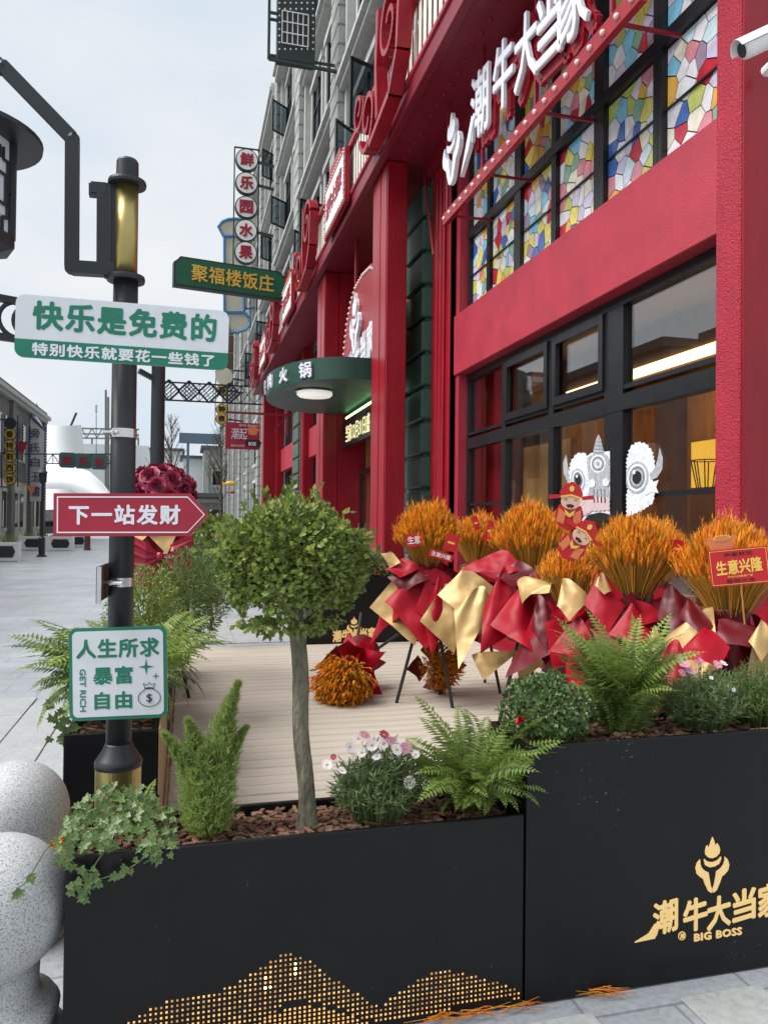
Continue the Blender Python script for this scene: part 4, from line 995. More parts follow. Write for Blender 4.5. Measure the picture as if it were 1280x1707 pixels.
# name sign in front of the stained glass
ns_ = thing('name_sign', 'white brush lettering on red outlines with a bulb rail before the stained glass', 'sign', (3.05, 6.8, 5.3))
wl = MB(); rl = MB(); SXn = 3.0
for k, ch in enumerate('潮牛大当家'):
    yc = at((803, 842, 880, 919, 960)[k], (172, 124, 82, 40, -4)[k], X=SXn); s_ = (.60, .58, .57, .56, .56)[k]
    text(wl, ch, yc, (0, -1, 0), (0, 0, 1), s_*.86, s_*1.2, .035, .016, -.10)
    text(rl, ch, yc + Vector((.075, 0, -.05)), (0, -1, 0), (0, 0, 1), s_*1.02, s_*1.36, .05, .07, -.10)
c_ = at(758, 240, X=SXn); logo(wl, c_ + Vector((0, 0, -.06)), (0, -1, 0), (0, 0, 1), .60, .05)
wl.prism([(.10, .16), (.16, .10), (.02, -.16), (-.24, -.36), (-.06, -.08)][::-1], at(787, 226, X=SXn), (0, -1, 0), (0, 0, 1), (-.05, 0, 0))
wl.build('white_lettering', M['letterwhite'], ns_); rl.build('red_outline', M['redgloss'], ns_)
YA, YB = 4.7, 8.95
MB().box(3.04, 3.10, YA, YB, 5.20, 5.34).build('bulb_rail', M['redgloss'], ns_)
bme = MB().sphere((0, 0, 0), .025, 10, 6).mesh('bulb', True); bme.materials.append(M['bulb']); inv = root_matrix(ns_).inverted()
for k in range(22): inst('bulb', bme, ns_, inv @ Matrix.Translation((3.035, YB - .06 - k*.195, 5.27)))
for y in (5.1, 6.4, 7.7, 8.85):
    MB().bar((3.07, y, 5.34), (3.07, y, 6.69), .035).build('hanger', M['darkred'], ns_); MB().bar((3.10, y, 5.3), (3.66, y, 5.3), .025).build('stay', M['darkred'], ns_)
# thin red stay on the fluted pilaster
tag(MB().tube([at(705, 270, X=3.3), at(722, 425, X=3.3)], .016, 6).build('stay_rod', M['redgloss']), 'thin red stay rod before the green pier', 'rod')
# red arched board over the canopy
eb = thing('arched_name_board', 'red arched board with white emblem, lettering and bulb edging above the green canopy', 'sign', (2.95, 12.9, 4.1))
op = [(-1.9, -.2), (1.95, -.2), (1.95, .30), (1.72, .42), (1.58, .8), (1.35, 1.25), (1.0, 1.62), (.6, 1.8), (0, 1.86), (-.6, 1.8), (-1.0, 1.62), (-1.35, 1.25), (-1.58, .8), (-1.72, .42), (-1.9, .30)]
op = [(a, b*.92) for a, b in op]
MB().prism(op[::-1], (2.92, 12.85, 4.15), (0, 1, 0), (0, 0, 1), (.09, 0, 0)).build('board', M['redgloss'], eb)
for y in (12.0, 13.6): MB().box(2.95, 3.0, y, y + .1, 5.7, 6.69).build('hanger', M['darkred'], eb)
mb = MB(); logo(mb, (2.915, 13.25, 5.05), (0, -1, 0), (0, 0, 1), .78, .06); text(mb, '潮牛大当家', (2.915, 13.05, 4.36), (0, -1, 0), (0, 0, 1), 2.5, .62, .06, .035, .12); mb.build('lettering', M['letterwhite'], eb)
bl = MB()
pts = op[2:]
for i in range(len(pts) - 1):
    n = max(1, round(math.dist(pts[i], pts[i+1])/.13))
    for k in range(n): a = pts[i][0] + (pts[i+1][0]-pts[i][0])*k/n; b = pts[i][1] + (pts[i+1][1]-pts[i][1])*k/n; bl.sphere((2.91, 12.85 + a*.96, 4.15 + b*.96), .03, 6, 4)
bl.build('bulb_edging', M['bulb'], eb, kind='stuff')
# running-text display over the doors
ld = thing('led_display', 'black running-text display with pale yellow characters over the entrance doors', 'display', (3.1, 13.4, 3.2))
MB().box(3.1, 3.2, 11.55, 15.42, 3.02, 3.52).build('housing', M['black'], ld)
mb = MB(); a_, b_ = at(576, 720, X=3.09), at(616, 690, X=3.09)
text(mb, '当家12月31日盛', (3.096, (a_.y + b_.y)/2, 3.27), (0, -1, 0), (0, 0, 1), abs(a_.y - b_.y), .34, .006, .0); mb.build('lettering', M['ledtext'], ld)

# security camera on the side wall
cc = thing('security_camera', 'white bullet security camera on the red corner wall at the right edge', 'security camera', (3.9, 4.2, 4.2))
P0, P1 = at(1236, 84, Y=4.02), at(1330, 40, Y=3.92); ax = (P1 - P0).normalized()
MB().tube([P0, P0 + ax*.012, P0 + ax*.03, P1], [.052, .06, .062, .062], 20).build('body', M['white'], cc, smooth=False)
MB().tube([P0 - ax*.001, P0 - ax*.004], [.045, .045], 18).build('lens', M['black'], cc)
sd = ax.cross(Vector((0, 0, 1))).normalized(); u_ = sd.cross(ax)
hood = MB()
for i in range(7):
    a0, a1 = PI*(.02 + .96*i/7), PI*(.02 + .96*(i+1)/7)
    q = [P0 - ax*.03, P1]; vs = []
    for p in q: vs += [p + (sd*math.cos(a0) + u_*math.sin(a0))*.071, p + (sd*math.cos(a1) + u_*math.sin(a1))*.071]
    hood.add(vs + [v + (v - (P0 if k < 2 else P1)).normalized()*.004 for k, v in enumerate(vs)], [(0, 1, 3, 2), (6, 7, 5, 4), (0, 4, 5, 1), (2, 3, 7, 6)])
hood.build('hood', M['white'], cc)
m0 = P0.lerp(P1, .62) - u_*.06
MB().tube([m0, m0 - u_*.07], [.035, .04], 12).tube([m0 - u_*.06, m0 - u_*.06 + Vector((.03, .2, -.01))], [.03, .035], 10).build('mount', M['white'], cc)

# ------------------------------------------------------------------ lion head poster on the shop window
lp_ = thing('lion_poster', 'silver and white lion dance head poster stuck on the shop window', 'poster', (3.66, 6.2, 1.8))
PX = 3.645
def pp(name, m, pts, k, parent=None):
    v = [at(a, b, X=PX - .0012*k) for a, b in pts]; n = len(v)
    mb = MB(); mb.add(v + [p + Vector((.0008, 0, 0)) for p in v], [tuple(range(n)), tuple(range(2*n-1, n-1, -1))] + [((i+1) % n, i, i+n, (i+1) % n + n) for i in range(n)])
    return mb.build(name, M[m], parent or lp_, root=lp_)
def ell(cx, cy, a, b, n=22, rot=0.0):
    return [(cx + a*math.cos(2*PI*i/n)*math.cos(rot) - b*math.sin(2*PI*i/n)*math.sin(rot), cy + a*math.cos(2*PI*i/n)*math.sin(rot) + b*math.sin(2*PI*i/n)*math.cos(rot)) for i in range(n)]
def fur(pts, j):
    r_ = []
    for i in range(len(pts)):
        a, b = pts[i], pts[(i+1) % len(pts)]; n = max(1, int(math.dist(a, b)/3.2)); dx, dy = b[0]-a[0], b[1]-a[1]; l = math.hypot(dx, dy) or 1
        for k in range(n):
            o = j if k % 2 else -j*.4; r_.append((a[0] + dx*k/n + dy/l*o, a[1] + dy*k/n - dx/l*o))
    return r_
pp('face', 'paleprint', [(945, 842), (950, 800), (965, 770), (985, 755), (1016, 752), (1016, 868), (955, 868)], 0)
pp('left_horn', 'greyink', [(943, 757), (938, 772), (939, 790), (947, 806), (955, 812), (952, 795), (946, 780), (945, 768)], 1)
pp('brow', 'paleprint', fur([(948, 790), (951, 770), (960, 757), (972, 754), (980, 762), (982, 790), (976, 812), (962, 815), (952, 806)], 1.6), 2)
for a, b, m_, k in ((12, 19, 'greyink', 3), (9.5, 16, 'paleprint', 4), (7.5, 13, 'midprint', 5), (5, 9, 'ink', 6)): pp('eye', m_, ell(963, 800, a, b, rot=-.12), k)
pp('eye', 'white', ell(961, 794, 1.6, 2.4), 7)
pp('crest_horn', 'greyink', [(997, 724), (1001, 732), (1005, 750), (1007, 758), (988, 758), (989, 748), (993, 732)], 3)
for i, yy in enumerate((736, 742, 748, 754)): pp('horn_ring', 'midprint', [(993 - i*1.2, yy), (1002 + i*1.3, yy), (1002.6 + i*1.3, yy + 1.6), (992.6 - i*1.2, yy + 1.6)], 4)
pp('crest', 'greyink', fur([(978, 764), (988, 757), (1008, 757), (1014, 764), (1014, 798), (1005, 812), (990, 812), (980, 795)], 1.0), 4)
for a, m_, k in ((15, 'paleprint', 5), (12, 'midprint', 6), (9.5, 'greyink', 7), (7, 'paleprint', 8), (4, 'greyink', 9)): pp('medallion', m_, ell(996, 773, a*.85, a, 26), k)
pp('nose', 'greyink', [(982, 812), (1013, 808), (1015, 836), (1006, 846), (986, 846), (978, 832)], 5)
for (a, b) in ((986, 806), (1009, 804)): pp('nose_bead', 'paleprint', ell(a, b, 5.5, 7), 9); 
for i in range(4): pp('nose_line', 'midprint', [(988 + i*6, 815), (990 + i*6, 815), (991 + i*6, 838), (989 + i*6, 838)], 6)
pp('muzzle', 'pinkprint', fur([(962, 836), (985, 828), (1015, 830), (1015, 850), (985, 852), (970, 862), (958, 866)], 1.2), 6)
pp('mouth', 'ink', [(972, 868), (980, 858), (1000, 854), (1015, 857), (1015, 869)], 7)
pp('brow', 'paleprint', fur([(1044, 768), (1050, 745), (1062, 737), (1076, 740), (1086, 752), (1091, 775), (1088, 800), (1080, 815), (1046, 822)], 2.0), 1)
pp('cheek', 'paleprint', fur([(1044, 822), (1076, 814), (1090, 820), (1088, 838), (1070, 850), (1044, 862)], 1.5), 0)
pp('right_horn', 'greyink', [(1099, 746), (1104, 764), (1103, 782), (1095, 796), (1084, 800), (1082, 790), (1090, 782), (1095, 766)], 2)
pp('ear', 'paleprint', [(1080, 806), (1097, 800), (1093, 812), (1097, 822), (1085, 820), (1074, 826)], 3)
for a, b, m_, k in ((19, 27, 'greyink', 3), (16, 23, 'paleprint', 4), (13, 19, 'midprint', 5), (10.5, 15, 'greyink', 6), (7.5, 11, 'ink', 7)): pp('eye', m_, [p for p in ell(1061, 796, a, b, 26, .1) if p[0] > 1043], k)
pp('eye', 'white', ell(1056, 787, 2.4, 3.4), 8)

# ================================================================== deck and planters
DK = thing('timber_deck', 'beige plank deck between the black planters and the shopfront', 'deck', (1.6, 5.6, 0))
DZ = .10; pl_me = MB().box(0, 3.43, 0, .132, 0, .024, .007).mesh('plank'); pl_me.materials.append(M['deck']); inv = root_matrix(DK).inverted()
y = 2.54; 
while y < 8.62:
    inst('plank', pl_me, DK, inv @ Matrix.Translation((-.068 + uni(-.003, .003), y, DZ - .024 + uni(-.002, .002))) @ Matrix.Rotation(uni(-.0006, .0006), 4, 'Z')); y += .1425
MB().box(-.06, 3.34, 2.55, y - .02, .004, DZ - .03).build('base', M['charcoal'], DK)
MB().box(-.085, -.070, 2.54, y - .01, .004, DZ).build('edge_board', M['woodboard'], DK)
DEND = y
def mulch(mb, x0, x1, y0, y1, z, n, s=.02):
    for k in range(n):
        c = Vector((uni(x0, x1), uni(y0, y1), z + uni(-.006, .016))); a = uni(0, 2*PI); t = Vector((uni(-.5, .5), uni(-.5, .5), 1)).normalized()
        ux = Vector((math.cos(a), math.sin(a), uni(-.3, .3))).normalized(); uy = t.cross(ux).normalized(); uz = ux.cross(uy); l, w_, h_ = s*uni(.5, 1.35), s*uni(.3, .6), s*uni(.08, .2)
        vs = [c + ux*(i*l) + uy*(j*w_*uni(.6, 1.1)) + uz*(q*h_) for q in (-1, 1) for i, j in ((-1, -.7), (.8, -1), (1, .6), (-.7, 1))]
        mb.add(vs, [(3,2,1,0), (4,5,6,7), (0,1,5,4), (1,2,6,5), (2,3,7,6), (3,0,4,7)])
def planter(x0, x1, y0, y1, h, label, n_mulch=0, cat='planter', soilz=.035, chip=.018):
    t_ = thing('planter_box', label, cat, ((x0+x1)/2, (y0+y1)/2, 0), group='black metal planter boxes'); th = .018
    MB().box(x0, x1, y0, y0 + th, .004, h, .003).build('front_panel', M['planter'], t_)
    MB().box(x0, x1, y1 - th, y1, .004, h, .003).build('back_panel', M['planter'], t_)
    MB().box(x0, x0 + th, y0 + th, y1 - th, .004, h - .001).build('side_panel', M['planter'], t_)
    MB().box(x1 - th, x1, y0 + th, y1 - th, .004, h - .001).build('side_panel', M['planter'], t_)
    MB().box(x0 + th, x1 - th, y0 + th, y1 - th, h - .30, h - soilz).build('soil', M['soil'], t_)
    if n_mulch:
        mb = MB(); mulch(mb, x0 + th + .008, x1 - th - .008, y0 + th + .008, y1 - th - .008, h - soilz + .006, n_mulch, chip); mb.build('bark_mulch', M['mulch'], t_, kind='stuff')
    return t_
YP = 2.2; XS = 1.038
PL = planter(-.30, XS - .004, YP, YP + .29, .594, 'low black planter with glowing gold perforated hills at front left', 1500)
PR = planter(XS + .002, 2.45, YP - .003, YP + .31, .806, 'tall black planter with the gold bull-torch emblem at front right', 900)
P2 = planter(-.48, -.105, 3.42, 4.70, .60, 'black planter with wood side behind the sign post', 500)
P3 = planter(-.48, -.105, 4.75, 6.05, .60, 'black planter with bushy ferns, second along the deck edge', 150)
P4 = planter(-.48, -.105, 6.10, 7.40, .60, 'black planter farthest along the deck edge', 0)
PB = planter(1.36, 2.78, 8.70, 9.1, .86, 'black planter with gold emblem at the far end of the deck', 0)
PC = planter(2.84, 3.34, 8.9, 10.3, .86, 'black planter beside the red column behind the wheat stands', 0)
for k in range(2): MB().box(-.100, -.088, 3.42, 4.70, .02 + k*.30, .31 + k*.30, .004).build('wood_board', M['woodboard'], P2)
# gold emblem and name
go = MB()
def px2(x, y): return at(x, y, Y=YP - .004)
c_ = at(1186, 1441, Y=YP - .004); logo(go, c_, (1, 0, 0), (0, 0, 1), .130, .004)
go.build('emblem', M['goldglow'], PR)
go = MB()
for k, ch in enumerate('潮牛大当家'):
    c_ = at((1108, 1158, 1197, 1239, 1281)[k], (1528, 1524, 1520, 1508, 1499)[k], Y=YP - .004); text(go, ch, c_, (1, 0, 0), (0, 0, 1), .092, .108 + .004*(k == 4), .004, .024, .14)
go.prism([(-.075, -.005), (.03, .05), (.045, .035), (.01, -.012)][::-1], at(1082, 1556, Y=YP - .004), (1, 0, 0), (0, 0, 1), (0, -.004, 0)) if False else None
go.prism([(-.062, -.03), (.012, -.026), (.034, .022), (.012, .02), (-.01, -.008)], at(1086, 1552, Y=YP - .008), (1, 0, 0), (0, 0, 1), (0, .004, 0))
text(go, 'BIG BOSS', at(1196, 1557, Y=YP - .004), (1, 0, 0), (0, 0, 1), .186, .026, .003, .035, 0, 1.08)
c_ = at(1136, 1560, Y=YP - .006)
ring = [(.013*math.cos(2*PI*i/20), .013*math.sin(2*PI*i/20)) for i in range(21)]
go.tube([c_ + Vector((a, 0, b)) for a, b in ring], .0016, 5); text(go, '潮', c_, (1, 0, 0), (0, 0, 1), .016, .016, .002, .02)
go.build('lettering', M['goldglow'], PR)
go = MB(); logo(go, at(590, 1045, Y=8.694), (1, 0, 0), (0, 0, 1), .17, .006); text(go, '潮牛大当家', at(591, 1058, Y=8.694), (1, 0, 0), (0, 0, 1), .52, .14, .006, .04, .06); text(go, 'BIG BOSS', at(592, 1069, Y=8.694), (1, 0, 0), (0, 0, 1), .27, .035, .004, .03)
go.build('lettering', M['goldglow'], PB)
# perforated hills lit from within
up_ = [(205, 1712), (250, 1684), (290, 1667), (330, 1664), (360, 1658), (385, 1644), (420, 1625), (445, 1607), (470, 1592), (500, 1594), (530, 1613), (560, 1635), (590, 1655), (620, 1676), (634, 1682), (650, 1664), (675, 1648), (700, 1634), (725, 1622), (745, 1618), (780, 1626), (815, 1635), (845, 1645), (868, 1652)]
lo_ = [(205, 1716), (380, 1722), (440, 1706), (480, 1668), (500, 1666), (560, 1678), (600, 1700), (640, 1704), (690, 1700), (740, 1686), (768, 1676), (800, 1668), (868, 1664)]
in_ = [(425, 1716), (440, 1700), (470, 1684), (500, 1676), (540, 1680), (580, 1690), (612, 1704), (625, 1716)]
def zat(lst, x):
    P = [at(a, b, Y=YP) for a, b in lst]
    if x < P[0].x or x > P[-1].x: return None
    for p, q in zip(P, P[1:]):
        if p.x <= x <= q.x: return p.z + (q.z - p.z)*(x - p.x)/max(1e-6, q.x - p.x)
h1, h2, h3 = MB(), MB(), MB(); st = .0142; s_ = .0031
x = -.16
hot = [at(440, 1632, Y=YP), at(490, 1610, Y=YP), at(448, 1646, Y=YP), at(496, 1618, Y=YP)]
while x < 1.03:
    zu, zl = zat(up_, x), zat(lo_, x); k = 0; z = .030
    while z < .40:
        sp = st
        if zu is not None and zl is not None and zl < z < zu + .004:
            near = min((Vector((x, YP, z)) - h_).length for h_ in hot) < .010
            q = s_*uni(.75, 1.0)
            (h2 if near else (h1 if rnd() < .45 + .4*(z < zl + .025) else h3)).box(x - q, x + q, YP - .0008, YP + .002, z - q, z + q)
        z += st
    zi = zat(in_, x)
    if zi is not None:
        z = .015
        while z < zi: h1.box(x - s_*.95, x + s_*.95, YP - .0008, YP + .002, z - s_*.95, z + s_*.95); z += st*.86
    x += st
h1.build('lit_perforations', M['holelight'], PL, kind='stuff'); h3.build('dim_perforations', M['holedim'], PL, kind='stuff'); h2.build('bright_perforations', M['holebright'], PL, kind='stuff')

# ================================================================== sign post with lantern
LPX = at(197, 1330, d=2.76); LX_, LY_ = LPX.x, LPX.y
LP = thing('lantern_post', 'dark lamp post with brass sleeves carrying the funny street signs', 'lamp post', (LX_, LY_, 0))
C0 = (LX_, LY_, 0)
def zd(y, d=2.76): return at(200, y, d=d).z
MB().lathe([(.105, 0), (.105, .03), (.0795, .05), (.0795, zd(1277))], C0, 36).build('brass_base', M['brass'], LP, smooth=False)
MB().lathe([(.082, zd(1277)), (.083, zd(1268)), (.075, zd(1262)), (.055, zd(1248)), (.048, zd(1240)), (.046, zd(1238))], C0, 36).build('bell_collar', M['charcoal'], LP, smooth=True)
MB().lathe([(.0445, zd(1242)), (.0435, zd(455))], C0, 32).build('shaft', M['charcoal'], LP, smooth=True)
MB().lathe([(.066, zd(466)), (.068, zd(462)), (.066, zd(457)), (.044, zd(455))], C0, 32).build('flange', M['charcoal'], LP)
MB().lathe([(.040, zd(456)), (.040, zd(300))], C0, 32).build('brass_sleeve', M['brass'], LP, smooth=True)
MB().lathe([(.066, zd(304)), (.068, zd(300)), (.066, zd(296)), (.040, zd(294)), (.039, zd(264)), (.034, zd(260)), (.0, zd(259))], C0, 32).build('cap', M['charcoal'], LP)
ar = MB(); ad = Vector((-1, .06, 0)).normalized(); base = Vector(C0)
def arm(px, py): 
    q = at(px, py, d=2.76); return base + ad*((q - base).dot(R0)/ad.dot(R0)) + Vector((0, 0, q.z))
w_ = .046
pts = [(190, 448), (122, 448), (122, 232), (16, 124), (-46, 124)]
for a, b in zip(pts, pts[1:]): ar.bar(arm(*a), arm(*b), w_*.9, w_)
for p in pts[1:-1]: c = arm(*p); ar.sphere(c, w_*.56, 8, 6)
ar.bar(arm(172, 305), arm(172, 458), .034, .05); ar.bar(arm(186, 303), arm(186, 462), .02, .06); ar.bar(arm(176, 313), arm(152, 313), .036, .04); ar.bar(arm(155, 306), arm(155, 326), .03, .03)
ar.build('arm', M['charcoal'], LP)
lc = arm(-44, 330); ln = thing('hanging_lantern', 'dark octagonal lantern with fretted white panes hanging from the lamp post arm', 'lantern', tuple(lc))
zt, zb = lc.z + .16, lc.z - .165
MB().lathe([(.26, zt + .02), (.262, zt + .035), (.20, zt + .07), (.10, zt + .12), (.03, zt + .14), (.02, zt + .31)], (lc.x, lc.y, 0), 40).build('cap', M['charcoal'], ln)
MB().lathe([(.12, zb - .05), (.175, zb - .03), (.175, zb + .012), (.16, zb + .014)], (lc.x, lc.y, 0), 8).build('base', M['charcoal'], ln)
fr = MB(); pn = MB()
for k in range(8):
    a0, a1 = 2*PI*k/8, 2*PI*(k+1)/8; p, q = Vector((lc.x + .165*math.cos(a0), lc.y + .165*math.sin(a0), 0)), Vector((lc.x + .165*math.cos(a1), lc.y + .165*math.sin(a1), 0))
    fr.bar(p + Vector((0, 0, zb)), p + Vector((0, 0, zt + .03)), .022)
    n_ = Vector((math.cos((a0+a1)/2), math.sin((a0+a1)/2), 0)); pi, qi = p - n_*.006, q - n_*.006
    pn.add([pi + Vector((0, 0, zb)), qi + Vector((0, 0, zb)), qi + Vector((0, 0, zt + .02)), pi + Vector((0, 0, zt + .02))], [(0, 1, 2, 3)])
    for (t0, z0, t1, z1) in ((0, .5, .22, .5), (.22, .5, .22, .82), (.22, .82, .42, .82), (.42, .82, .42, .95), (1, .5, .78, .5), (.78, .5, .78, .82), (.78, .82, .58, .82), (.58, .82, .58, .95), (.22, .5, .22, .2), (.22, .2, .42, .2), (.42, .2, .42, .05), (.78, .5, .78, .2), (.78, .2, .58, .2), (.58, .2, .58, .05), (.3, .34, .7, .34), (.3, .66, .7, .66), (.3, .34, .3, .66), (.7, .34, .7, .66)):
        fr.bar(p.lerp(q, t0) + Vector((0, 0, zb + (zt - zb)*z0)), p.lerp(q, t1) + Vector((0, 0, zb + (zt - zb)*z1)), .008)
fr.build('fret', M['charcoal'], ln); pn.build('pane', M['signwhite'], ln)

# boards on the post
def frame_axes(A, B):
    ex = (B - A).normalized(); n_ = ex.cross(Vector((0, 0, 1))).normalized(); ey = n_.cross(ex).normalized(); return ex, ey, n_     # n_ points to the camera
A, B = at(26, 542, d=2.575), at(381, 568.5, d=2.74); ex, ey, n_ = frame_axes(A, B); W_ = (B - A).length; H_ = .214; mid = (A + B)/2
t_ = thing('happiness_sign', 'white and green rounded sign with two rows of Chinese lettering, topmost on the post', 'sign', tuple(mid))
MB().prism(rrect(W_, H_, .03), mid, ex, ey, -n_*.006).build('backing', M['steel'], t_)
MB().prism(rrect(W_, H_, .03), mid, ex, ey, n_*.002).build('sheet', M['signwhite'], t_)
cut = -H_/2 + H_*.29; low = [p for p in rrect(W_, H_, .03) if p[1] < 0]; low = sorted([p for p in low if p[0] < 0], key=lambda p: -p[1]) + sorted([p for p in low if p[0] > 0], key=lambda p: p[1])
MB().prism(low + [(W_/2, cut), (-W_/2, cut)], mid + n_*.003, ex, ey, n_*.0008).build('green_band', M['signgreen'], t_)
mb = MB(); text(mb, '快乐是免费的', mid + n_*.0028 + ey*(H_*.185) + ex*(W_*.008), ex, ey, W_*.865, H_*.47, .001, .032, 0, 1.12); mb.build('green_lettering', M['signgreen'], t_)
mb = MB(); text(mb, '特别快乐就要花一些钱了', mid + n_*.0042 - ey*(H_*.355) + ex*(W_*.005), ex, ey, W_*.855, H_*.205, .001, .028, 0, 1.12); mb.build('white_lettering', M['letterwhite'], t_)
A, B = at(90, 858, d=2.655), at(348, 858, d=2.68); ex, ey, n_ = frame_axes(A, B); W_ = (B - A).length; H_ = .150; mid = (A + B)/2
t_ = thing('arrow_sign', 'red arrow-shaped sign with white outline and lettering on the post', 'sign', tuple(mid))
def arrow(w, h, p): return [(-w/2, -h/2), (w/2 - p, -h/2), (w/2, 0), (w/2 - p, h/2), (-w/2, h/2)]
MB().prism(arrow(W_, H_, .064), mid, ex, ey, -n_*.006).build('backing', M['steel'], t_)
MB().prism(arrow(W_, H_, .064), mid, ex, ey, n_*.002).build('sheet', M['signred'], t_)
o1 = arrow(W_ - .024, H_ - .022, .060); o2 = arrow(W_ - .033, H_ - .031, .056); mb = MB()
for i in range(5):
    j = (i+1) % 5; q = [o1[i], o1[j], o2[j], o2[i]]; mb.prism(q, mid + n_*.0026, ex, ey, n_*.0008)
mb.build('white_outline', M['letterwhite'], t_)
mb = MB(); text(mb, '下一站发财', mid + n_*.0026 - ex*(W_*.042), ex, ey, W_*.72, H_*.47, .001, .030, 0, 1.15); mb.build('lettering', M['letterwhite'], t_)
A, B = at(116, 1125, d=2.64), at(279, 1119, d=2.675); ex, ey, n_ = frame_axes(A, B); W_ = (B - A).length; H_ = .321; mid = (A + B)/2
t_ = thing('get_rich_sign', 'square white sign with green border, stars and money bag, lowest on the post', 'sign', tuple(mid))
MB().prism(rrect(W_, H_, .026), mid, ex, ey, -n_*.006).build('backing', M['steel'], t_)
MB().prism(rrect(W_, H_, .026), mid, ex, ey, n_*.002).build('border', M['signgreen'], t_)
MB().prism(rrect(W_ - .024, H_ - .024, .018), mid + n_*.0026, ex, ey, n_*.0008).build('sheet', M['signwhite'], t_)
mb = MB(); o_ = mid + n_*.0038
text(mb, '人生所求', o_ + ey*(H_*.272), ex, ey, W_*.85, H_*.21, .001, .030, 0, 1.1); text(mb, '暴富', o_ - ex*(W_*.054) - ey*(H_*.02), ex, ey, W_*.405, H_*.195, .001, .024, 0, 1.1)
text(mb, '自由', o_ - ex*(W_*.054) - ey*(H_*.29), ex, ey, W_*.385, H_*.19, .001, .030, 0, 1.15); text(mb, 'GET RICH', o_ - ex*(W_*.362) - ey*(H_*.17), -ey, ex, H_*.46, W_*.062, .001, .015)
def star4(r): return [(r*(1 if k % 2 == 0 else .24)*math.cos(PI/4*k), r*(1 if k % 2 == 0 else .24)*math.sin(PI/4*k)) for k in range(8)]
for (u, v, r_) in ((.286, .06, .027), (.385, -.045, .0125)): mb.prism(star4(r_), o_ + ex*(W_*u) + ey*(H_*v), ex, ey, n_*.001)
mb.build('lettering', M['signgreen'], t_)
mb = MB(); bo = o_ + n_*.001 + ex*(W_*.315) - ey*(H_*.265)
bag = [(math.sin(2*PI*i/24)*.038, -.004 - math.cos(2*PI*i/24)*.030 + (.006 if abs(i-12) < 2 else 0)) for i in range(25)]
mb.tube([bo + ex*a + ey*b for a, b in bag], .0011, 4); mb.tube([bo + ex*a + ey*b for a, b in ((-.014, .030), (-.020, .047), (-.008, .041), (0, .049), (.008, .041), (.020, .047), (.014, .030), (-.014, .030))], .0011, 4); mb.tube([bo + ex*-.016 + ey*.027, bo + ex*.016 + ey*.027], .0011, 4)
text(mb, '$', bo - ey*.006 + n_*.0005, ex, ey, .020, .032, .001, .0); mb.build('money_bag', M['ink'], t_)
# edge-on sign and clamps
t_ = thing('edge_on_sign', 'small sign seen edge-on, clamped to the post below the red arrow', 'sign', tuple(at(172, 970, d=2.7)))
a, b = at(161, 945, d=2.58), at(186, 936, d=2.92); a2 = at(161, 1006, d=2.58)
v_ = Vector((0, 0, -(a.z - a2.z))); n_ = (b - a).cross(Vector((0, 0, 1))).normalized()
MB().add([a, b, b + v_, a + v_, a + n_*.006, b + n_*.006, b + v_ + n_*.006, a + v_ + n_*.006], [(0,1,2,3), (7,6,5,4), (0,4,5,1), (1,5,6,2), (2,6,7,3), (3,7,4,0)]).build('plate', M['brown'], t_)
MB().bar(a + n_*.01, a + v_ + n_*.01, .012, .014).build('steel_edge', M['steel'], t_)
MB().tube([a.lerp(b, .35) + v_*.52, at(205, 972, d=2.70)], .006, 6).build('bolt', M['steel'], t_)
for (yv, lb) in ((722, 'stainless pipe clamp on the post below the topmost sign'), (970, 'stainless pipe clamp on the post below the red arrow sign')):
    z = zd(yv); cl = thing('pipe_clamp', lb, 'clamp', (LX_, LY_, z))
    MB().lathe([(.0455, z - .016), (.047, z - .016), (.047, z + .016), (.0455, z + .016)], C0, 28).build('band', M['steel'], cl)
    q = Vector((LX_, LY_, z)) - R0*.02 - Vector((FW.x, FW.y, 0)).normalized()*.052
    MB().tube([q - R0*.035, q + R0*.018], .0055, 8).tube([q - R0*.005, q + R0*.004], .011, 6).build('bolt', M['steel'], cl)
# second dark post with an iron ring frame
p2 = at(259, 1000, d=7.4); t_ = thing('iron_post', 'second dark post behind the street signs carrying an iron ring frame', 'post', (p2.x, p2.y, 0))
MB().lathe([(.11, 0), (.11, .5), (.068, .55), (.064, 3.34), (.04, 3.4)], (p2.x, p2.y, 0), 20).build('shaft', M['charcoal'], t_)
br = MB(); e0 = at(-60, 486, d=6.4); e1 = Vector((p2.x, p2.y, e0.z - .02)); f0 = at(-60, 552, d=6.4); f1 = Vector((p2.x, p2.y, f0.z - .01))
br.bar(e0, e1, .05, .062); br.bar(f0, f1, .05, .062)
c = (e0.lerp(e1, .25) + f0.lerp(f1, .25))/2; dirv = (e1 - e0).normalized()
br.tube([c + dirv*(.155*math.cos(2*PI*i/24)) + Vector((0, 0, .155*math.sin(2*PI*i/24))) for i in range(25)], .02, 6)
br.tube([c + dirv*(.07 + .11*math.cos(2*PI*i/20)) + Vector((0, 0, .13*math.sin(2*PI*i/20))) for i in range(21)], .016, 6)
br.bar(at(232, 618, d=7.3), at(258, 632, d=7.4), .045)
br.build('ring_frame', M['charcoal'], t_)

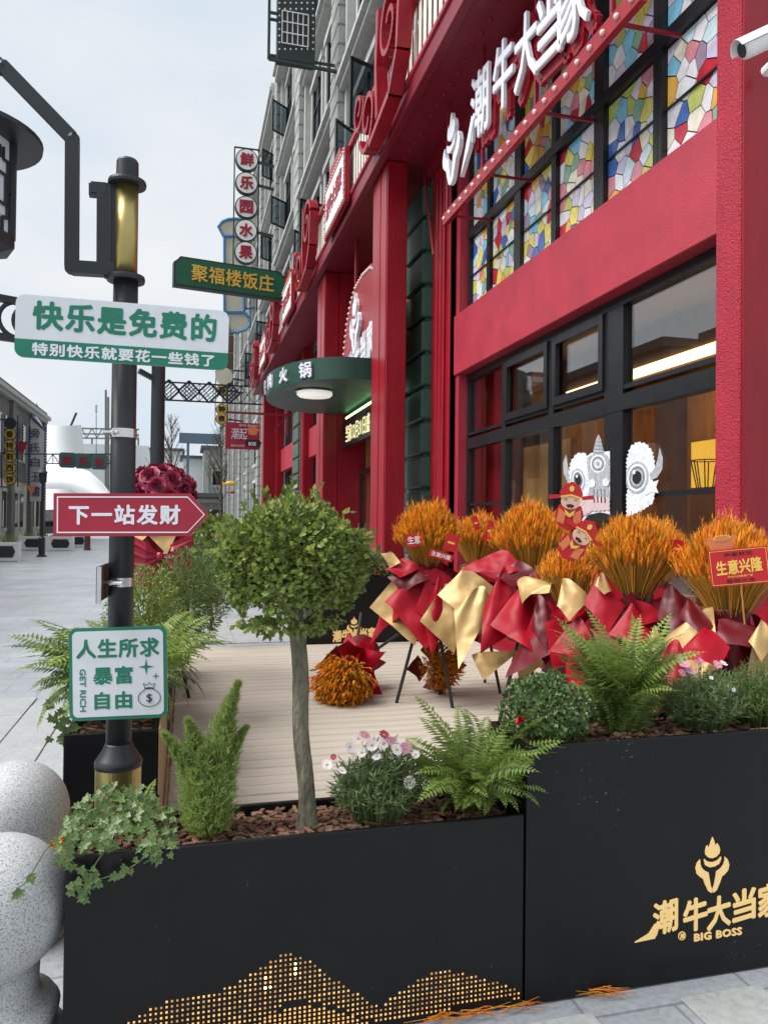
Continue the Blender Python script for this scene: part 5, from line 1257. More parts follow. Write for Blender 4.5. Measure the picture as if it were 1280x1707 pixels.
# ------------------------------------------------------------------ granite ball bollards
def ball(c, R, label):
    t_ = thing('ball_bollard', label, 'bollard', (c.x, c.y, 0), group='granite ball bollards')
    MB().sphere((c.x, c.y, c.z), R, 40, 24).build('ball', M['granite'], t_, smooth=True)
    zb = c.z - R
    MB().lathe([(R*1.0, .004), (R*1.0, .05), (R*.96, .075), (R*.84, .09), (R*.80, .11), (R*.86, .13), (R*.88, .15), (R*.80, .172), (R*.66, .18), (R*.58, .20), (R*.60, zb + .05)], (c.x, c.y, 0), 40).build('base', M['granite'], t_, smooth=True)
c1 = at(-4, 1510, d=2.10); ball(c1, .188, 'speckled granite ball bollard nearest the camera at the left edge')
c2 = at(24, 1362, d=2.75); c2.z = c1.z; ball(c2, .188, 'speckled granite ball bollard behind the nearest one at the left edge')
# ================================================================== plants
random.seed(11)
def leaf(mb, p, d, up, l, w, fold=.25):
    d = d.normalized(); s = d.cross(up)
    if s.length < 1e-4: s = d.orthogonal()
    s.normalize(); n = s.cross(d)
    mb.add([p, p + d*l*.45 + s*w + n*w*fold, p + d*l - n*l*.08, p + d*l*.45 - s*w + n*w*fold], [(0, 1, 2), (0, 2, 3)])
def rdir():
    z = uni(-1, 1); a = uni(0, 2*PI); r = math.sqrt(1 - z*z); return Vector((r*math.cos(a), r*math.sin(a), z))
def crown(mb, c, rx, ry, rz, n, l, w, seed, lump=.18, lo=-1.0, inner=.55):
    c = Vector(c); k = 0
    while k < n:
        d = rdir()
        if d.z < lo: continue
        nz = noise.noise(d*2.1 + Vector((seed, 0, 0)))*lump + noise.noise(d*5.5 + Vector((0, seed, 0)))*lump*.55
        r = (1 + nz)*(1 - (1 - inner)*rnd()**2.2)
        p = c + Vector((d.x*rx, d.y*ry, d.z*rz))*r
        dd = (d*.7 + rdir()*.75 + Vector((0, 0, .25))).normalized()
        s_ = uni(.65, 1.25); leaf(mb, p, dd, (d + rdir()*.6), l*s_, w*s_); k += 1

# clipped ball tree in the front planter
tb = at(512, 1368, Y=YP + .13); tb.z = .565; tt = at(494, 1020, Y=YP + .16); cc_ = at(484, 940, Y=YP + .16)
BT = thing('ball_tree', 'small clipped round-headed tree growing in the low front planter', 'tree', tuple(tb))
m1 = tb.lerp(tt, .5) + Vector((.004, 0, 0))
MB().tube([tb - Vector((0, 0, .03))] + [tb.lerp(tt, i/30) + Vector((.004*math.sin(i*.35), .003*math.cos(i*.5), 0)) for i in range(31)] + [tt + Vector((-.005, 0, .1))], [.050] + [(.0250 + .014*math.exp(-i*.55))*(1 + .05*noise.noise(Vector((i*.6, 0, 5))) + (.07 if i in (9, 19, 20) else 0)) for i in range(31)] + [.02], 16).build('trunk', M['bark'], BT, smooth=True)
br = MB()
for k in range(34):
    d = rdir(); d.z = abs(d.z)*.9 - .15; p = tt + Vector((0, 0, uni(-.02, .1))); q = cc_ + Vector((d.x*.2, d.y*.2, d.z*.19)); br.tube([p, p.lerp(q, .5) + rdir()*.015, q], [.009, .006, .003], 5)
br.build('branches', M['branch'], BT)
cr = MB(); crown(cr, cc_, .224, .222, .192, 11500, .0225, .0075, 3.3, .20, -.72, .55)
for k in range(420):      # drooping skirt and stray shoots
    a = uni(0, 2*PI); r = uni(.05, .17); p = cc_ + Vector((r*math.cos(a), r*math.sin(a), -.17 - uni(0, .07)*(1 - r/.2))); leaf(cr, p, rdir() + Vector((0, 0, -.5)), rdir(), .025, .0085)
for k in range(60):
    d = rdir(); d.z = abs(d.z)*.8 + .1; d.normalize(); p = cc_ + Vector((d.x*.222, d.y*.222, d.z*.205)); l_ = uni(.02, .06)
    for j in range(5): leaf(cr, p + d*l_*j/4, d + rdir()*.8, rdir(), .026, .009)
cr.build('crown', M['leafround'], BT, kind='stuff')

# fern fronds
def frond_mesh(name, L_, droop, pin, n=30, seed=0):
    random.seed(seed); mb = MB(); pts = []
    for i in range(n + 1):
        t = i/n; a = math.radians(78) - droop*t**1.25
        pts.append((pts[-1] + Vector((math.cos(a), 0, math.sin(a)))*(L_/n)) if pts else Vector((0, 0, 0)))
    mb.tube(pts[::3], [.0022 - .0016*k/len(pts[::3]) for k in range(len(pts[::3]))], 4, cap=False)
    for i in range(3, n + 1):
        t = i/n; p = pts[i]; d = (pts[i] - pts[i-1]).normalized(); up = Vector((-d.z, 0, d.x))
        l_ = pin*L_*(math.sin(PI*min(1, .12 + t*.93))**.75)*uni(.85, 1.1)
        for s_ in (-1, 1):
            q = (Vector((0, s_, 0)) + d*.38 + up*uni(-.18, .12)).normalized(); w_ = L_/n*.46
            e = p + q*l_ - up*l_*.12
            mb.add([p, p + q*l_*.35 + d*w_, e, p + q*l_*.35 - d*w_], [(0, 1, 2), (0, 2, 3)])
    return mb.mesh(name)
FR = [frond_mesh('frond', 1.0, dr, pn_, 34, 40 + i) for i, (dr, pn_) in enumerate(((1.0, .13), (1.4, .14), (1.9, .14), (2.3, .135), (2.8, .125)))]
FRo = [m_.copy() for m_ in FR]
for m_ in FR: m_.materials.append(M['fern'])
for m_ in FRo: m_.materials.append(M['fernold'])
random.seed(5)
def fern(c, n, lmin, lmax, label, name='boston_fern', old=.2, upright=.5, bias=None, group=None):
    t_ = thing(name, label, 'plant', tuple(c), group=group)
    for k in range(n):
        az = 2*PI*(k*.381966) + uni(-.3, .3); q = k/n
        if bias and rnd() < bias[1]: az = bias[0] + uni(-1.0, 1.0)
        v = min(4 if upright < .9 else 2, int(q*(5 - upright*2.5) + uni(0, 1)))
        me = (FRo if rnd() < old else FR)[v]; l_ = uni(lmin, lmax)*(.75 + .35*math.sin(PI*min(1, q + .25)))
        inst('frond', me, t_, Matrix.Translation((uni(-.02, .02)*(3 if upright > .9 else 1), uni(-.02, .02)*(2 if upright > .9 else 1), 0)) @ Matrix.Rotation(az, 4, 'Z') @ Matrix.Rotation(uni(-.25, .35)*(1 - upright*.6) - (.28 if upright > .9 else 0), 4, 'Y') @ Matrix.Rotation(uni(-.5, .5), 4, 'X') @ Matrix.Scale(l_, 4))
    return t_
zL, zR = .56, .772
p = at(790, 1360, Y=YP + .13); fern((p.x, YP + .13, zL), 120, .26, .44, 'bright green fern spilling over the low front planter beside the daisies', upright=.75)
p = at(1035, 1215, Y=YP + .17); fern((p.x, YP + .17, zR), 150, .24, .48, 'tall upright fern in the tall planter before the wheat stands', old=.35, upright=1.0)
p = at(215, 1160, d=3.75); fern((p.x - .03, 3.85, .58), 90, .40, .78, 'large arching fern behind the square sign on the post', old=.5, upright=.25, bias=(PI, .38))
p = at(285, 1080, d=4.4); fern((-.2, 4.45, .58), 90, .32, .56, 'arching fern at the edge of the deck behind the sign post', old=.5, upright=.4)
fern((-.2, 5.6, .58), 60, .3, .5, 'farther arching fern in the planter row along the deck', old=.6, upright=.5)

# foxtail fern: needle plumes
def plume(mb, L_, R_, n, lean):
    """spire of short side sprays, each a tuft of fine needles"""
    for k in range(n//9):
        t = uni(.04, 1); a = uni(0, 2*PI); env = 1.55*R_*(math.sin(PI*(.22 + .77*t))**.9)*(1.12 - .3*t)
        ax = Vector((lean[0]*t*t, lean[1]*t*t, t))*L_; o_ = Vector((math.cos(a), math.sin(a), .55 + .9*t)).normalized(); l0 = env*uni(.55, 1.2)
        for j in range(9):
            p = ax + o_*l0*uni(.15, 1.0); d = (o_*.8 + rdir()*.75 + Vector((0, 0, .25))).normalized(); l_ = uni(.010, .021); s_ = d.cross(rdir()).normalized()*.00105
            mb.add([p - s_, p + s_, p + d*l_], [(0, 1, 2)])
p = at(345, 1380, Y=YP + .12); FX = thing('foxtail_fern', 'feathery foxtail fern with pointed green plumes in the low planter', 'plant', (p.x, YP + .13, zL))
for (px, pt, R_, ln, dy) in ((398, 1140, .050, (.10, 0), .0), (312, 1200, .046, (-.25, 0), .02), (367, 1195, .040, (.0, .1), .06), (272, 1225, .040, (-.5, 0), .0), (338, 1250, .044, (-.05, -.05), -.03), (412, 1215, .044, (.28, 0), -.01), (320, 1290, .055, (-.2, -.1), -.05), (375, 1290, .06, (.1, -.1), -.05), (300, 1275, .05, (-.35, .1), .05)):
    b = Vector((p.x + (px - 345)*.00030, YP + .13 + dy*.6, zL)); tip = at(px, pt, Y=YP + .13 + dy); L_ = tip.z - zL
    mb = MB(); plume(mb, L_, R_, int(9500*L_/.3*R_/.04), ((tip.x - b.x)/L_, ln[1]*.3)); mb.tube([(0, 0, 0), ((tip.x - b.x)*.25, 0, L_*.5), ((tip.x - b.x)*.95, 0, L_*.96)], [.004, .003, .001], 4)
    o = mb.build('plume', M['foxtail'], FX, local=True); o.location = (b.x - p.x, b.y - YP - .13, 0)

# daisies
def flower_mesh(name, m_, petals, R_):
    mb = MB()
    for k in range(petals):
        a = 2*PI*k/petals + uni(-.06, .06); d = Vector((math.cos(a), math.sin(a), uni(.05, .28))); s_ = Vector((-math.sin(a), math.cos(a), 0)); w_ = R_*.17
        mb.add([d*R_*.15, d*R_*.55 + s_*w_, d*R_*.95 + s_*w_*.7, d*R_, d*R_*.95 - s_*w_*.7, d*R_*.55 - s_*w_], [(0, 1, 2, 3), (0, 3, 4, 5)])
    me = mb.mesh(name); me.materials.append(m_); return me
PET = {k: flower_mesh('petals', M[k], 15, 1.0) for k in ('petalw', 'petalp', 'petalc')}
CEN = MB().sphere((0, 0, .04), .26, 10, 5, 1, 1, .55).mesh('flower_centre', True); CEN.materials.append(M['pollen'])
def add_flower(parent, pos, nrm_, r, kind):
    q = Vector((0, 0, 1)).rotation_difference(nrm_.normalized()).to_matrix().to_4x4(); loc = Vector(pos) - Vector(parent.location)
    f = inst('flower', PET[kind], parent, Matrix.Translation(loc) @ q @ Matrix.Rotation(uni(0, 6), 4, 'Z') @ Matrix.Scale(r, 4)); inst('flower_centre', CEN, f)
def feathery(mb, c, rx, ry, rz, n, ll, lw):
    c = Vector(c)
    for k in range(n):
        a = uni(0, 2*PI); r = math.sqrt(rnd()); b = c + Vector((rx*.45*r*math.cos(a), ry*.45*r*math.sin(a), 0)); e = c + Vector((rx*r*math.cos(a), ry*r*math.sin(a), rz*math.sqrt(max(.05, 1 - r*r*.8))*uni(.6, 1.05)))
        m_ = b.lerp(e, .5) + Vector((0, 0, rz*.12)); mb.tube([b, m_, e], [.0014, .0012, .0007], 3, cap=False)
        for j in range(9):
            t = uni(.3, 1); p = b.lerp(m_, t*2) if t < .5 else m_.lerp(e, t*2 - 1); d = ((e - b).normalized()*.7 + rdir()*.8).normalized(); leaf(mb, p, d, rdir(), ll*uni(.6, 1.2), lw, .1)
p = at(632, 1365, Y=YP + .12); DB = thing('daisy_bush', 'bushy daisy with white and pink flowers in the low front planter', 'plant', (p.x, YP + .13, zL))
mb = MB(); feathery(mb, (p.x, YP + .13, zL), .155, .13, .25, 460, .034, .0024); mb.build('foliage', M['daisyleaf'], DB, kind='stuff')
for (px, py, r_, kd) in ((661, 1250, .019, 'petalw'), (682, 1304, .0205, 'petalw'), (652, 1235, .02, 'petalp'), (640, 1240, .021, 'petalw'), (620, 1243, .02, 'petalw'), (597, 1232, .018, 'petalw'), (583, 1245, .017, 'petalw'), (545, 1275, .017, 'petalw'), (676, 1247, .02, 'petalp'), (570, 1285, .015, 'petalw'), (608, 1226, .019, 'petalp'), (640, 1225, .017, 'petalc'), (693, 1258, .014, 'petalw'), (556, 1262, .010, 'petalc'), (628, 1262, .015, 'petalw'), (603, 1255, .016, 'petalw')):
    q = at(px, py, Y=YP + .13 - uni(.04, .09)); n_ = Vector((uni(-.5, .3), uni(-1, -.3), uni(.4, 1))) if py != 1304 else Vector((.1, -1, .25)); add_flower(DB, q, n_, r_, kd)
p = at(1170, 1225, Y=YP + .15); DP = thing('pink_daisy_bush', 'dark feathery daisy with pink flowers in the tall planter', 'plant', (p.x, YP + .15, zR))
mb = MB(); feathery(mb, (p.x, YP + .15, zR), .175, .13, .225, 520, .032, .0022); mb.build('foliage', M['daisyleaf'], DP, kind='stuff')
for (px, py, r_, kd) in ((1150, 1118, .021, 'petalp'), (1140, 1108, .019, 'petalp'), (1162, 1105, .018, 'petalp'), (1133, 1098, .016, 'petalw'), (1168, 1102, .016, 'petalp'), (1195, 1108, .018, 'petalp'), (1205, 1106, .015, 'petalw'), (1136, 1122, .016, 'petalp'), (1185, 1130, .008, 'petalw'), (1222, 1150, .008, 'petalw')):
    q = at(px, py, Y=YP + .15 - uni(.02, .07)); add_flower(DP, q, Vector((uni(-.3, .3), uni(-1, -.4), uni(.2, .9))), r_, kd)
# boxwood ball and feathery shrub in the tall planter
p = at(912, 1190, Y=YP + .14); BW = thing('boxwood_shrub', 'dark green small-leaved boxwood at the left end of the tall planter', 'shrub', (p.x, YP + .14, zR))
mb = MB(); crown(mb, (p.x, YP + .14, zR + .10), .135, .13, .125, 4600, .0155, .0062, 8.1, .28, -.8, .5); mb.build('foliage', M['leafbox'], BW, kind='stuff')
MB().tube([(p.x, YP + .14, zR - .02), (p.x + .01, YP + .14, zR + .08)], [.008, .004], 6).build('stem', M['branch'], BW)
p = at(1262, 1215, Y=YP + .16); FS = thing('feathery_shrub', 'light feathery green shrub at the right end of the tall planter', 'shrub', (p.x, YP + .16, zR))
mb = MB(); feathery(mb, (p.x, YP + .16, zR), .18, .14, .235, 560, .022, .0016); mb.build('foliage', M['feather'], FS, kind='stuff')
# small red flower at the planter seam
for (px, py, s_, lb) in ((866, 1195, .022, 'small scarlet blossom between fern and boxwood'),):
    q = at(px, py, Y=YP + .09); t_ = thing('scarlet_blossom', lb, 'flower', tuple(q)); mb = MB()
    for k in range(9): d = (Vector((-.2, -1, .1)) + rdir()*.9).normalized(); leaf(mb, q, d, rdir(), s_*1.4, s_*.45)
    mb.build('petals', mat('scarlet_petal', (.55, .02, .03), .5), t_)
# ivy on the left corner of the low planter
random.seed(17)
def ivy_mesh():
    P = [(0, 0), (.22, -.12), (.50, -.02), (.36, .20), (.46, .46), (.20, .50), (0, 1.0), (-.20, .50), (-.46, .46), (-.36, .20), (-.50, -.02), (-.22, -.12)]
    mb = MB(); mb.add([(0, .3, -.05)] + [(a, b, .06*abs(a) - .05*b*b) for a, b in P], [(0, i + 1, (i + 1) % 12 + 1) for i in range(12)])
    me = mb.mesh('ivy_leaf'); me.materials.append(M['ivy']); return me
IVM = ivy_mesh(); IV2 = IVM.copy(); IV2.materials[0] = mat('pale_ivy_leaf', (.115, .17, .055), .4, var=.35, vscale=6, trans=.15)
p = at(200, 1410, Y=YP + .1); IV = thing('ivy_plant', 'leafy ivy trailing over the left corner of the low front planter', 'plant', (p.x, YP + .1, zL))
inv = root_matrix(IV).inverted(); vine = MB()
def ivy_leaf(q, nrm_, s_):
    n_ = nrm_.normalized(); d = (Vector((uni(-1, 1), uni(-.3, .3), -1 + uni(0, .8)))); d = (d - n_*d.dot(n_)).normalized(); x_ = d.cross(n_)
    R_ = Matrix((x_, d, n_)).transposed().to_4x4()
    inst('ivy_leaf', IVM if rnd() < .72 else IV2, IV, inv @ Matrix.Translation(q) @ R_ @ Matrix.Scale(s_, 4))
for k in range(300):
    u, v = uni(0, 1), uni(0, 1); x = at(105 + 185*u, 1400, Y=YP + .1).x; y = YP + .24 - .27*v; z = zL + .10*math.sin(PI*min(1, u*.9 + .1))*(1 - v*.55) + uni(-.01, .045) + .02
    ivy_leaf(Vector((x, y, z)), Vector((uni(-.5, .5), -.9 + uni(-.3, .3), uni(.2, 1.1))), uni(.016, .030))
for (path, n) in (([(250, 1410), (235, 1435), (205, 1455), (150, 1470), (140, 1495)], 16), ([(180, 1410), (160, 1440), (150, 1465), (110, 1478)], 14), ([(120, 1390), (112, 1420), (130, 1450), (165, 1452)], 14), ([(270, 1400), (262, 1425), (240, 1440)], 8), ([(110, 1380), (75, 1420), (45, 1470), (20, 1490)], 6)):
    P = [at(a, b, Y=YP - .02 - .03*(a < 100)) for a, b in path]; vine.tube(P, .0016, 4)
    for k in range(n):
        t = uni(0, len(P) - 1.01); q = P[int(t)].lerp(P[int(t) + 1], t % 1) + Vector((uni(-.012, .012), -.006, uni(-.012, .012))); ivy_leaf(q, Vector((uni(-.4, .4), -1, uni(0, .5))), uni(.018, .028))
for k in range(26):
    a = uni(0, 1); x = at(110 + 180*a, 1380, Y=YP + .15).x; q = Vector((x, YP + .15, zL)); vine.tube([q, q + Vector((uni(-.04, .04), uni(-.06, .06), uni(.05, .13)))], .0013, 4)
vine.build('vine', M['fernold'], IV)
fern((at(235, 1330, Y=YP + .24).x, YP + .24, zL), 26, .10, .17, 'small fern among the ivy beside the brass post base', old=.3, upright=.3)
# ivy at the front of the second planter
t2 = thing('ivy_sprig', 'pale ivy sprigs hanging at the left end of the second planter', 'plant', (-.47, 3.44, .6)); inv2 = root_matrix(t2).inverted()
for k in range(24):
    q = at(uni(84, 122), uni(1150, 1240), Y=3.43); R_ = Matrix.Rotation(uni(0, 6), 4, 'Z')
    inst('ivy_leaf', IV2 if rnd() < .6 else IVM, t2, inv2 @ Matrix.Translation(q) @ Matrix.Rotation(PI/2 + uni(-.5, .5), 4, 'X') @ R_ @ Matrix.Scale(uni(.03, .05), 4))
# shrubs further along the deck row
def shrub(c, rx, ry, rz, n, l, w, m_, label, name='leafy_shrub', lump=.25):
    t_ = thing(name, label, 'shrub', (c[0], c[1], c[2] - rz)); mb = MB(); crown(mb, c, rx, ry, rz, n, l, w, c[1], lump, -.9, .4); mb.build('foliage', M[m_], t_, kind='stuff')
    MB().tube([(c[0], c[1], c[2] - rz*1.25), (c[0], c[1], c[2])], [.02, .012], 6).build('stem', M['branch'], t_); return t_
q = at(265, 985, d=5.0); shrub((-.24, 4.95, q.z - .12), .22, .3, .28, 4800, .026, .006, 'leafround', 'fine-leaved green bush behind the post, above the square sign')
q = at(318, 975, d=5.6); shrub((q.x - .02, 5.5, q.z - .1), .22, .3, .34, 3400, .05, .005, 'fernold', 'dark grassy bush at the deck edge beside the satin bow')
q = at(305, 905, d=7.0); shrub((.0, 7.0, q.z - .26), .34, .35, .30, 3400, .05, .006, 'leafbox', 'dark flat-topped conifer behind the red arrow sign')
q = at(340, 925, d=8.5); shrub((.30, 9.0, q.z - .35), .34, .4, .42, 2600, .05, .009, 'leafbox', 'dark bush at the far end of the deck row')
q = at(345, 885, d=26); shrub((q.x, 27, 1.0), 1.3, 1.0, .75, 2200, .16, .06, 'leafround', 'rounded hedge shrub beyond the arrow tip')
q = at(628, 955, d=9.0); shrub((q.x + .1, 8.9, .98), .22, .18, .16, 1600, .04, .008, 'leafbox', 'dark small shrub in the far emblem planter')
q = at(590, 955, d=9.0); shrub((q.x, 8.9, 1.02), .28, .18, .2, 1500, .045, .009, 'leafbox', 'green shrub behind the ball tree in the far emblem planter')
# tan wooden post behind the ball tree
q = at(367, 1000, Z=.02); tag(MB().box(q.x - .09, q.x + .10, q.y, q.y + .2, .012, 1.25, .01).build('wooden_post', M['woodboard']), 'square tan wooden post behind the ball tree crown', 'post')

# ================================================================== wheat sheaf stands
random.seed(23)
def sheaf_meshes(seed, n=620, H_=.405, R_=.222, r0=.060):
    random.seed(seed); st_, ea, aw = MB(), MB(), MB()
    for k in range(n):
        a = 2*PI*k*.381966 + uni(-.2, .2); q = math.sqrt((k + .5)/n); b = Vector((r0*q*math.cos(a), r0*q*math.sin(a), 0))
        rr = R_*q*uni(.82, 1.08); h = H_*(1 - .42*q**2.4)*(uni(.84, 1.08) if rnd() < .9 else uni(.7, 1.22)); e = Vector((rr*math.cos(a), rr*math.sin(a), h)); m_ = b.lerp(e, .5) + Vector((0, 0, H_*.05))
        st_.tube([b, m_, e], [.0022, .002, .0018], 3, cap=False)
        d = ((e - m_).normalized() + Vector((0, 0, .55))).normalized(); l_ = uni(.048, .07); d2 = (d + rdir()*uni(.1, .5)).normalized(); t1 = e + d*l_*.5; t2_ = t1 + d2*l_*.5
        ea.tube([e - d*.004, e + d*l_*.18, t1, t2_], [.002, .0062, .0055, .0012], 5)
        s_ = d.orthogonal().normalized(); s2 = d.cross(s_)
        for j in range(11):
            p = e.lerp(t2_, uni(.05, .95)); aa = uni(0, 2*PI); dd = (d*1.1 + (s_*math.cos(aa) + s2*math.sin(aa))*.55).normalized(); sw_ = d.cross(dd).normalized()*.0011
            aw.add([p - sw_, p + sw_, p + dd*uni(.022, .044)], [(0, 1, 2)])
    ms = []
    for nm, mb, m_ in (('stalks', st_, 'straw'), ('ears', ea, 'ear'), ('awns', aw, 'awn')):
        me = mb.mesh(nm); me.materials.append(M[m_]); ms.append((nm, me))
    return ms
SH = [sheaf_meshes(60 + i) for i in range(3)]
def sheet_mesh(c, N, bend, crump, seed, name, m_):
    """a sheet of wrapping paper between four corners (top, right, bottom, left), with a fold and slight crumpling"""
    random.seed(seed); o_ = Vector((uni(-9, 9), uni(-9, 9), uni(-9, 9))); c = [Vector(p) for p in c]
    n_ = (c[2] - c[0]).cross(c[1] - c[3]).normalized(); sz = (c[2] - c[0]).length; vs = []; k0, k2, pl_, cu = uni(.3, .7), uni(3.0, 6.0), uni(.018, .05), uni(-3, 3)
    for i in range(N + 1):
        for j in range(N + 1):
            a, b = i/N, j/N; p = c[0]*(1-a)*(1-b) + c[1]*a*(1-b) + c[3]*(1-a)*b + c[2]*a*b
            u = a - b; v = a + b
            th = u/(v + .12); q_ = math.exp(-v*1.6)
            f = bend*sz*(1 - u*u)*.6 + sz*pl_*math.sin(th*k2 + k0*9)*(.25 + v*.6)*(.5 + q_) + crump*(1.6*noise.noise(p*6 + o_) + .35*noise.noise(p*19 + o_)) - sz*.10*max(0, v - 1.45)*cu
            vs.append(p + n_*f - (c[1] - c[3])*.06*math.sin(th*k2*.5 + k0*5)*q_)
    mb = MB(); mb.add(vs, [(i*(N+1) + j, i*(N+1) + j + 1, (i+1)*(N+1) + j + 1, (i+1)*(N+1) + j) for i in range(N) for j in range(N)])
    me = mb.mesh(name, True); me.materials.append(M[m_]); return me
def kite(L_, W_, seed, m_, name, up=False, out=.18, crump=.012):
    random.seed(seed); s_ = 1 if up else -1; y1 = -.08 - out*.55*uni(.8, 1.2); y2 = -.08 - out*uni(.8, 1.3)
    return sheet_mesh([(uni(-.02, .02), -.07, 0), (W_/2, y1 + uni(-.02, .06), s_*L_*uni(.36, .5)), (uni(-.05, .05), y2, s_*L_), (-W_/2, y1 + uni(-.02, .06), s_*L_*uni(.36, .5))], 14, uni(.1, .25), crump, seed, name, m_)
PAPS = [kite(.50, .36, 100 + i, 'redpaper', 'skirt_sheet') for i in range(4)]
PAPG = [kite(.50, .34, 120 + i, 'goldpaper', 'skirt_sheet') for i in range(3)]
PAPD = [kite(.44, .36, 140 + i, 'darkpaper', 'skirt_sheet') for i in range(2)]
COLR = [kite(.20, .22, 160 + i, 'redpaper', 'collar_sheet', True, .13, .022) for i in range(4)]
COLG = [kite(.18, .18, 180 + i, 'goldpaper', 'collar_sheet', True, .14, .022) for i in range(3)]
COLD = [kite(.20, .22, 190 + i, 'darkpaper', 'collar_sheet', True, .10, .022) for i in range(2)]
WRAP = MB().lathe([(.15, -.36), (.12, -.2), (.085, -.04), (.085, .03), (.092, .06), (.088, .08)], (0, 0, 0), 18).mesh('wrap', True); WRAP.materials.append(M['darkpaper'])
BND = MB().lathe([(.10, -.012), (.112, -.006), (.112, .008), (.10, .014)], (0, 0, 0), 18).mesh('ribbon', True); BND.materials.append(M['ribbon'])
def wheat_stand(px, py, d, sc, label, seed, legs=True, gold=2, tilt=(0, 0), skirt=4, collar=4, drop=0.0):
    """px, py: where the neck of the sheaf is in the photograph"""
    random.seed(seed); nk = at(px, py, d=d); t_ = thing('wheat_stand', label, 'flower stand', (nk.x, nk.y, DZ), group='wheat sheaf opening stands')
    h = nk.z - DZ; T = Matrix.Translation((0, 0, h)) @ Matrix.Rotation(tilt[0], 4, 'X') @ Matrix.Rotation(tilt[1], 4, 'Y')
    for nm, me in SH[seed % 3]: o = inst(nm, me, t_, T @ Matrix.Rotation(uni(0, 6), 4, 'Z') @ Matrix.Scale(sc, 4)); o['kind'] = 'stuff'
    inst('wrap', WRAP, t_, T @ Matrix.Scale(sc, 4)); inst('ribbon', BND, t_, T @ Matrix.Translation((0, 0, -.02)) @ Matrix.Scale(sc, 4))
    for k in range(skirt):
        az = 2*PI*k/skirt + uni(-.25, .25); g_ = k % 3 == gold
        me = random.choice(PAPG if g_ else (PAPS if rnd() < .8 else PAPD))
        inst('skirt_sheet', me, t_, T @ Matrix.Translation((0, 0, .02 + uni(-.05, .03) - drop)) @ Matrix.Rotation(az, 4, 'Z') @ Matrix.Rotation(uni(-.25, .05), 4, 'X') @ Matrix.Rotation(uni(-.35, .35), 4, 'Y') @ Matrix.Scale(sc*uni(.9, 1.25)*(1.05 if g_ else 1), 4))
    for k in range(collar):
        az = 2*PI*k/collar + uni(-.3, .3); me = random.choice(COLG if k % 4 == 1 else (COLR if rnd() < .6 else COLD))
        inst('collar_sheet', me, t_, T @ Matrix.Translation((0, 0, -.10 + uni(-.03, .02))) @ Matrix.Rotation(az, 4, 'Z') @ Matrix.Rotation(uni(.1, .7), 4, 'X') @ Matrix.Rotation(uni(-.3, .3), 4, 'Y') @ Matrix.Scale(sc*uni(.8, 1.15), 4))
    if legs:
        for k in range(3):
            a = uni(-.2, .2) + 2*PI*k/3 - PI/2 + .5; e = Vector((math.cos(a)*.26, math.sin(a)*.26, 0.0))
            MB().tube([(0, 0, h - .05), e], .0135, 8).build('leg', M['rubber'], t_, local=True)
        MB().tube([(0, 0, h + .05), (0, 0, h - .3)], .012, 6).build('pole', M['rubber'], t_, local=True)
    return t_
WS = []
WS.append(wheat_stand(716, 952, 6.0, 1.14, 'leftmost standing wheat sheaf with red and gold wrapping and a red card', 1, tilt=(.12, -.1)))
WS.append(wheat_stand(795, 952, 6.5, 1.02, 'wheat sheaf half hidden behind the second standing bundle from the left', 5, tilt=(-.05, .1), skirt=4))
WS.append(wheat_stand(884, 968, 5.1, 1.08, 'wheat sheaf with spreading straw, just left of the two smiling figure cards', 2, tilt=(.05, -.05), gold=0, skirt=3))
WS.append(wheat_stand(950, 1030, 4.5, .92, 'narrow wheat sheaf behind the two smiling figure cards', 4, tilt=(-.1, .15), collar=5))
WS.append(wheat_stand(1056, 1010, 4.1, 1.02, 'large amber wheat sheaf right of the smiling figure cards', 3, tilt=(.02, -.02), gold=1, collar=5))
WS.append(wheat_stand(1090, 985, 5.2, 1.02, 'tall wheat sheaf standing behind the large amber bundle', 7, tilt=(-.05, 0), skirt=4))
WS.append(wheat_stand(1216, 1040, 3.75, 1.06, 'rightmost wheat sheaf carrying the red greeting card', 8, tilt=(0, -.03), gold=0, collar=4))
# the larger sheets that show in front of the stands, each a part of its stand
def sheets(st_, lst):
    inv_ = root_matrix(st_).inverted()
    for k, (m_, *c) in enumerate(lst):
        me = sheet_mesh([inv_ @ at(a, b, d=d) for a, b, d in c], 18, .16 + .08*(k % 3), .016, 300 + k*7 + int(c[0][0]), 'hanging_sheet', {'r': 'redpaper', 'g': 'goldpaper', 'd': 'darkpaper'}[m_]); inst('hanging_sheet', me, st_)
sheets(WS[0], [('g', (668, 958, 6.1), (716, 1004, 6.05), (690, 1080, 5.85), (617, 1013, 6.0)), ('r', (706, 950, 6.0), (748, 1030, 5.85), (707, 1087, 5.7), (641, 1004, 5.85)), ('r', (738, 955, 5.9), (758, 1000, 5.8), (722, 1097, 5.75), (706, 1030, 5.8)),
  ('g', (742, 975, 5.8), (772, 1040, 5.7), (756, 1090, 5.65), (700, 1036, 5.7)), ('d', (690, 948, 5.9), (715, 965, 5.8), (672, 990, 5.8), (646, 962, 5.9)), ('r', (676, 935, 5.95), (700, 950, 5.85), (668, 968, 5.8), (640, 950, 5.9)), ('g', (655, 922, 5.9), (668, 938, 5.85), (650, 946, 5.85), (636, 923, 5.9)), ('r', (790, 960, 6.1), (812, 1010, 6.05), (775, 1085, 6.0), (748, 1010, 6.05))])
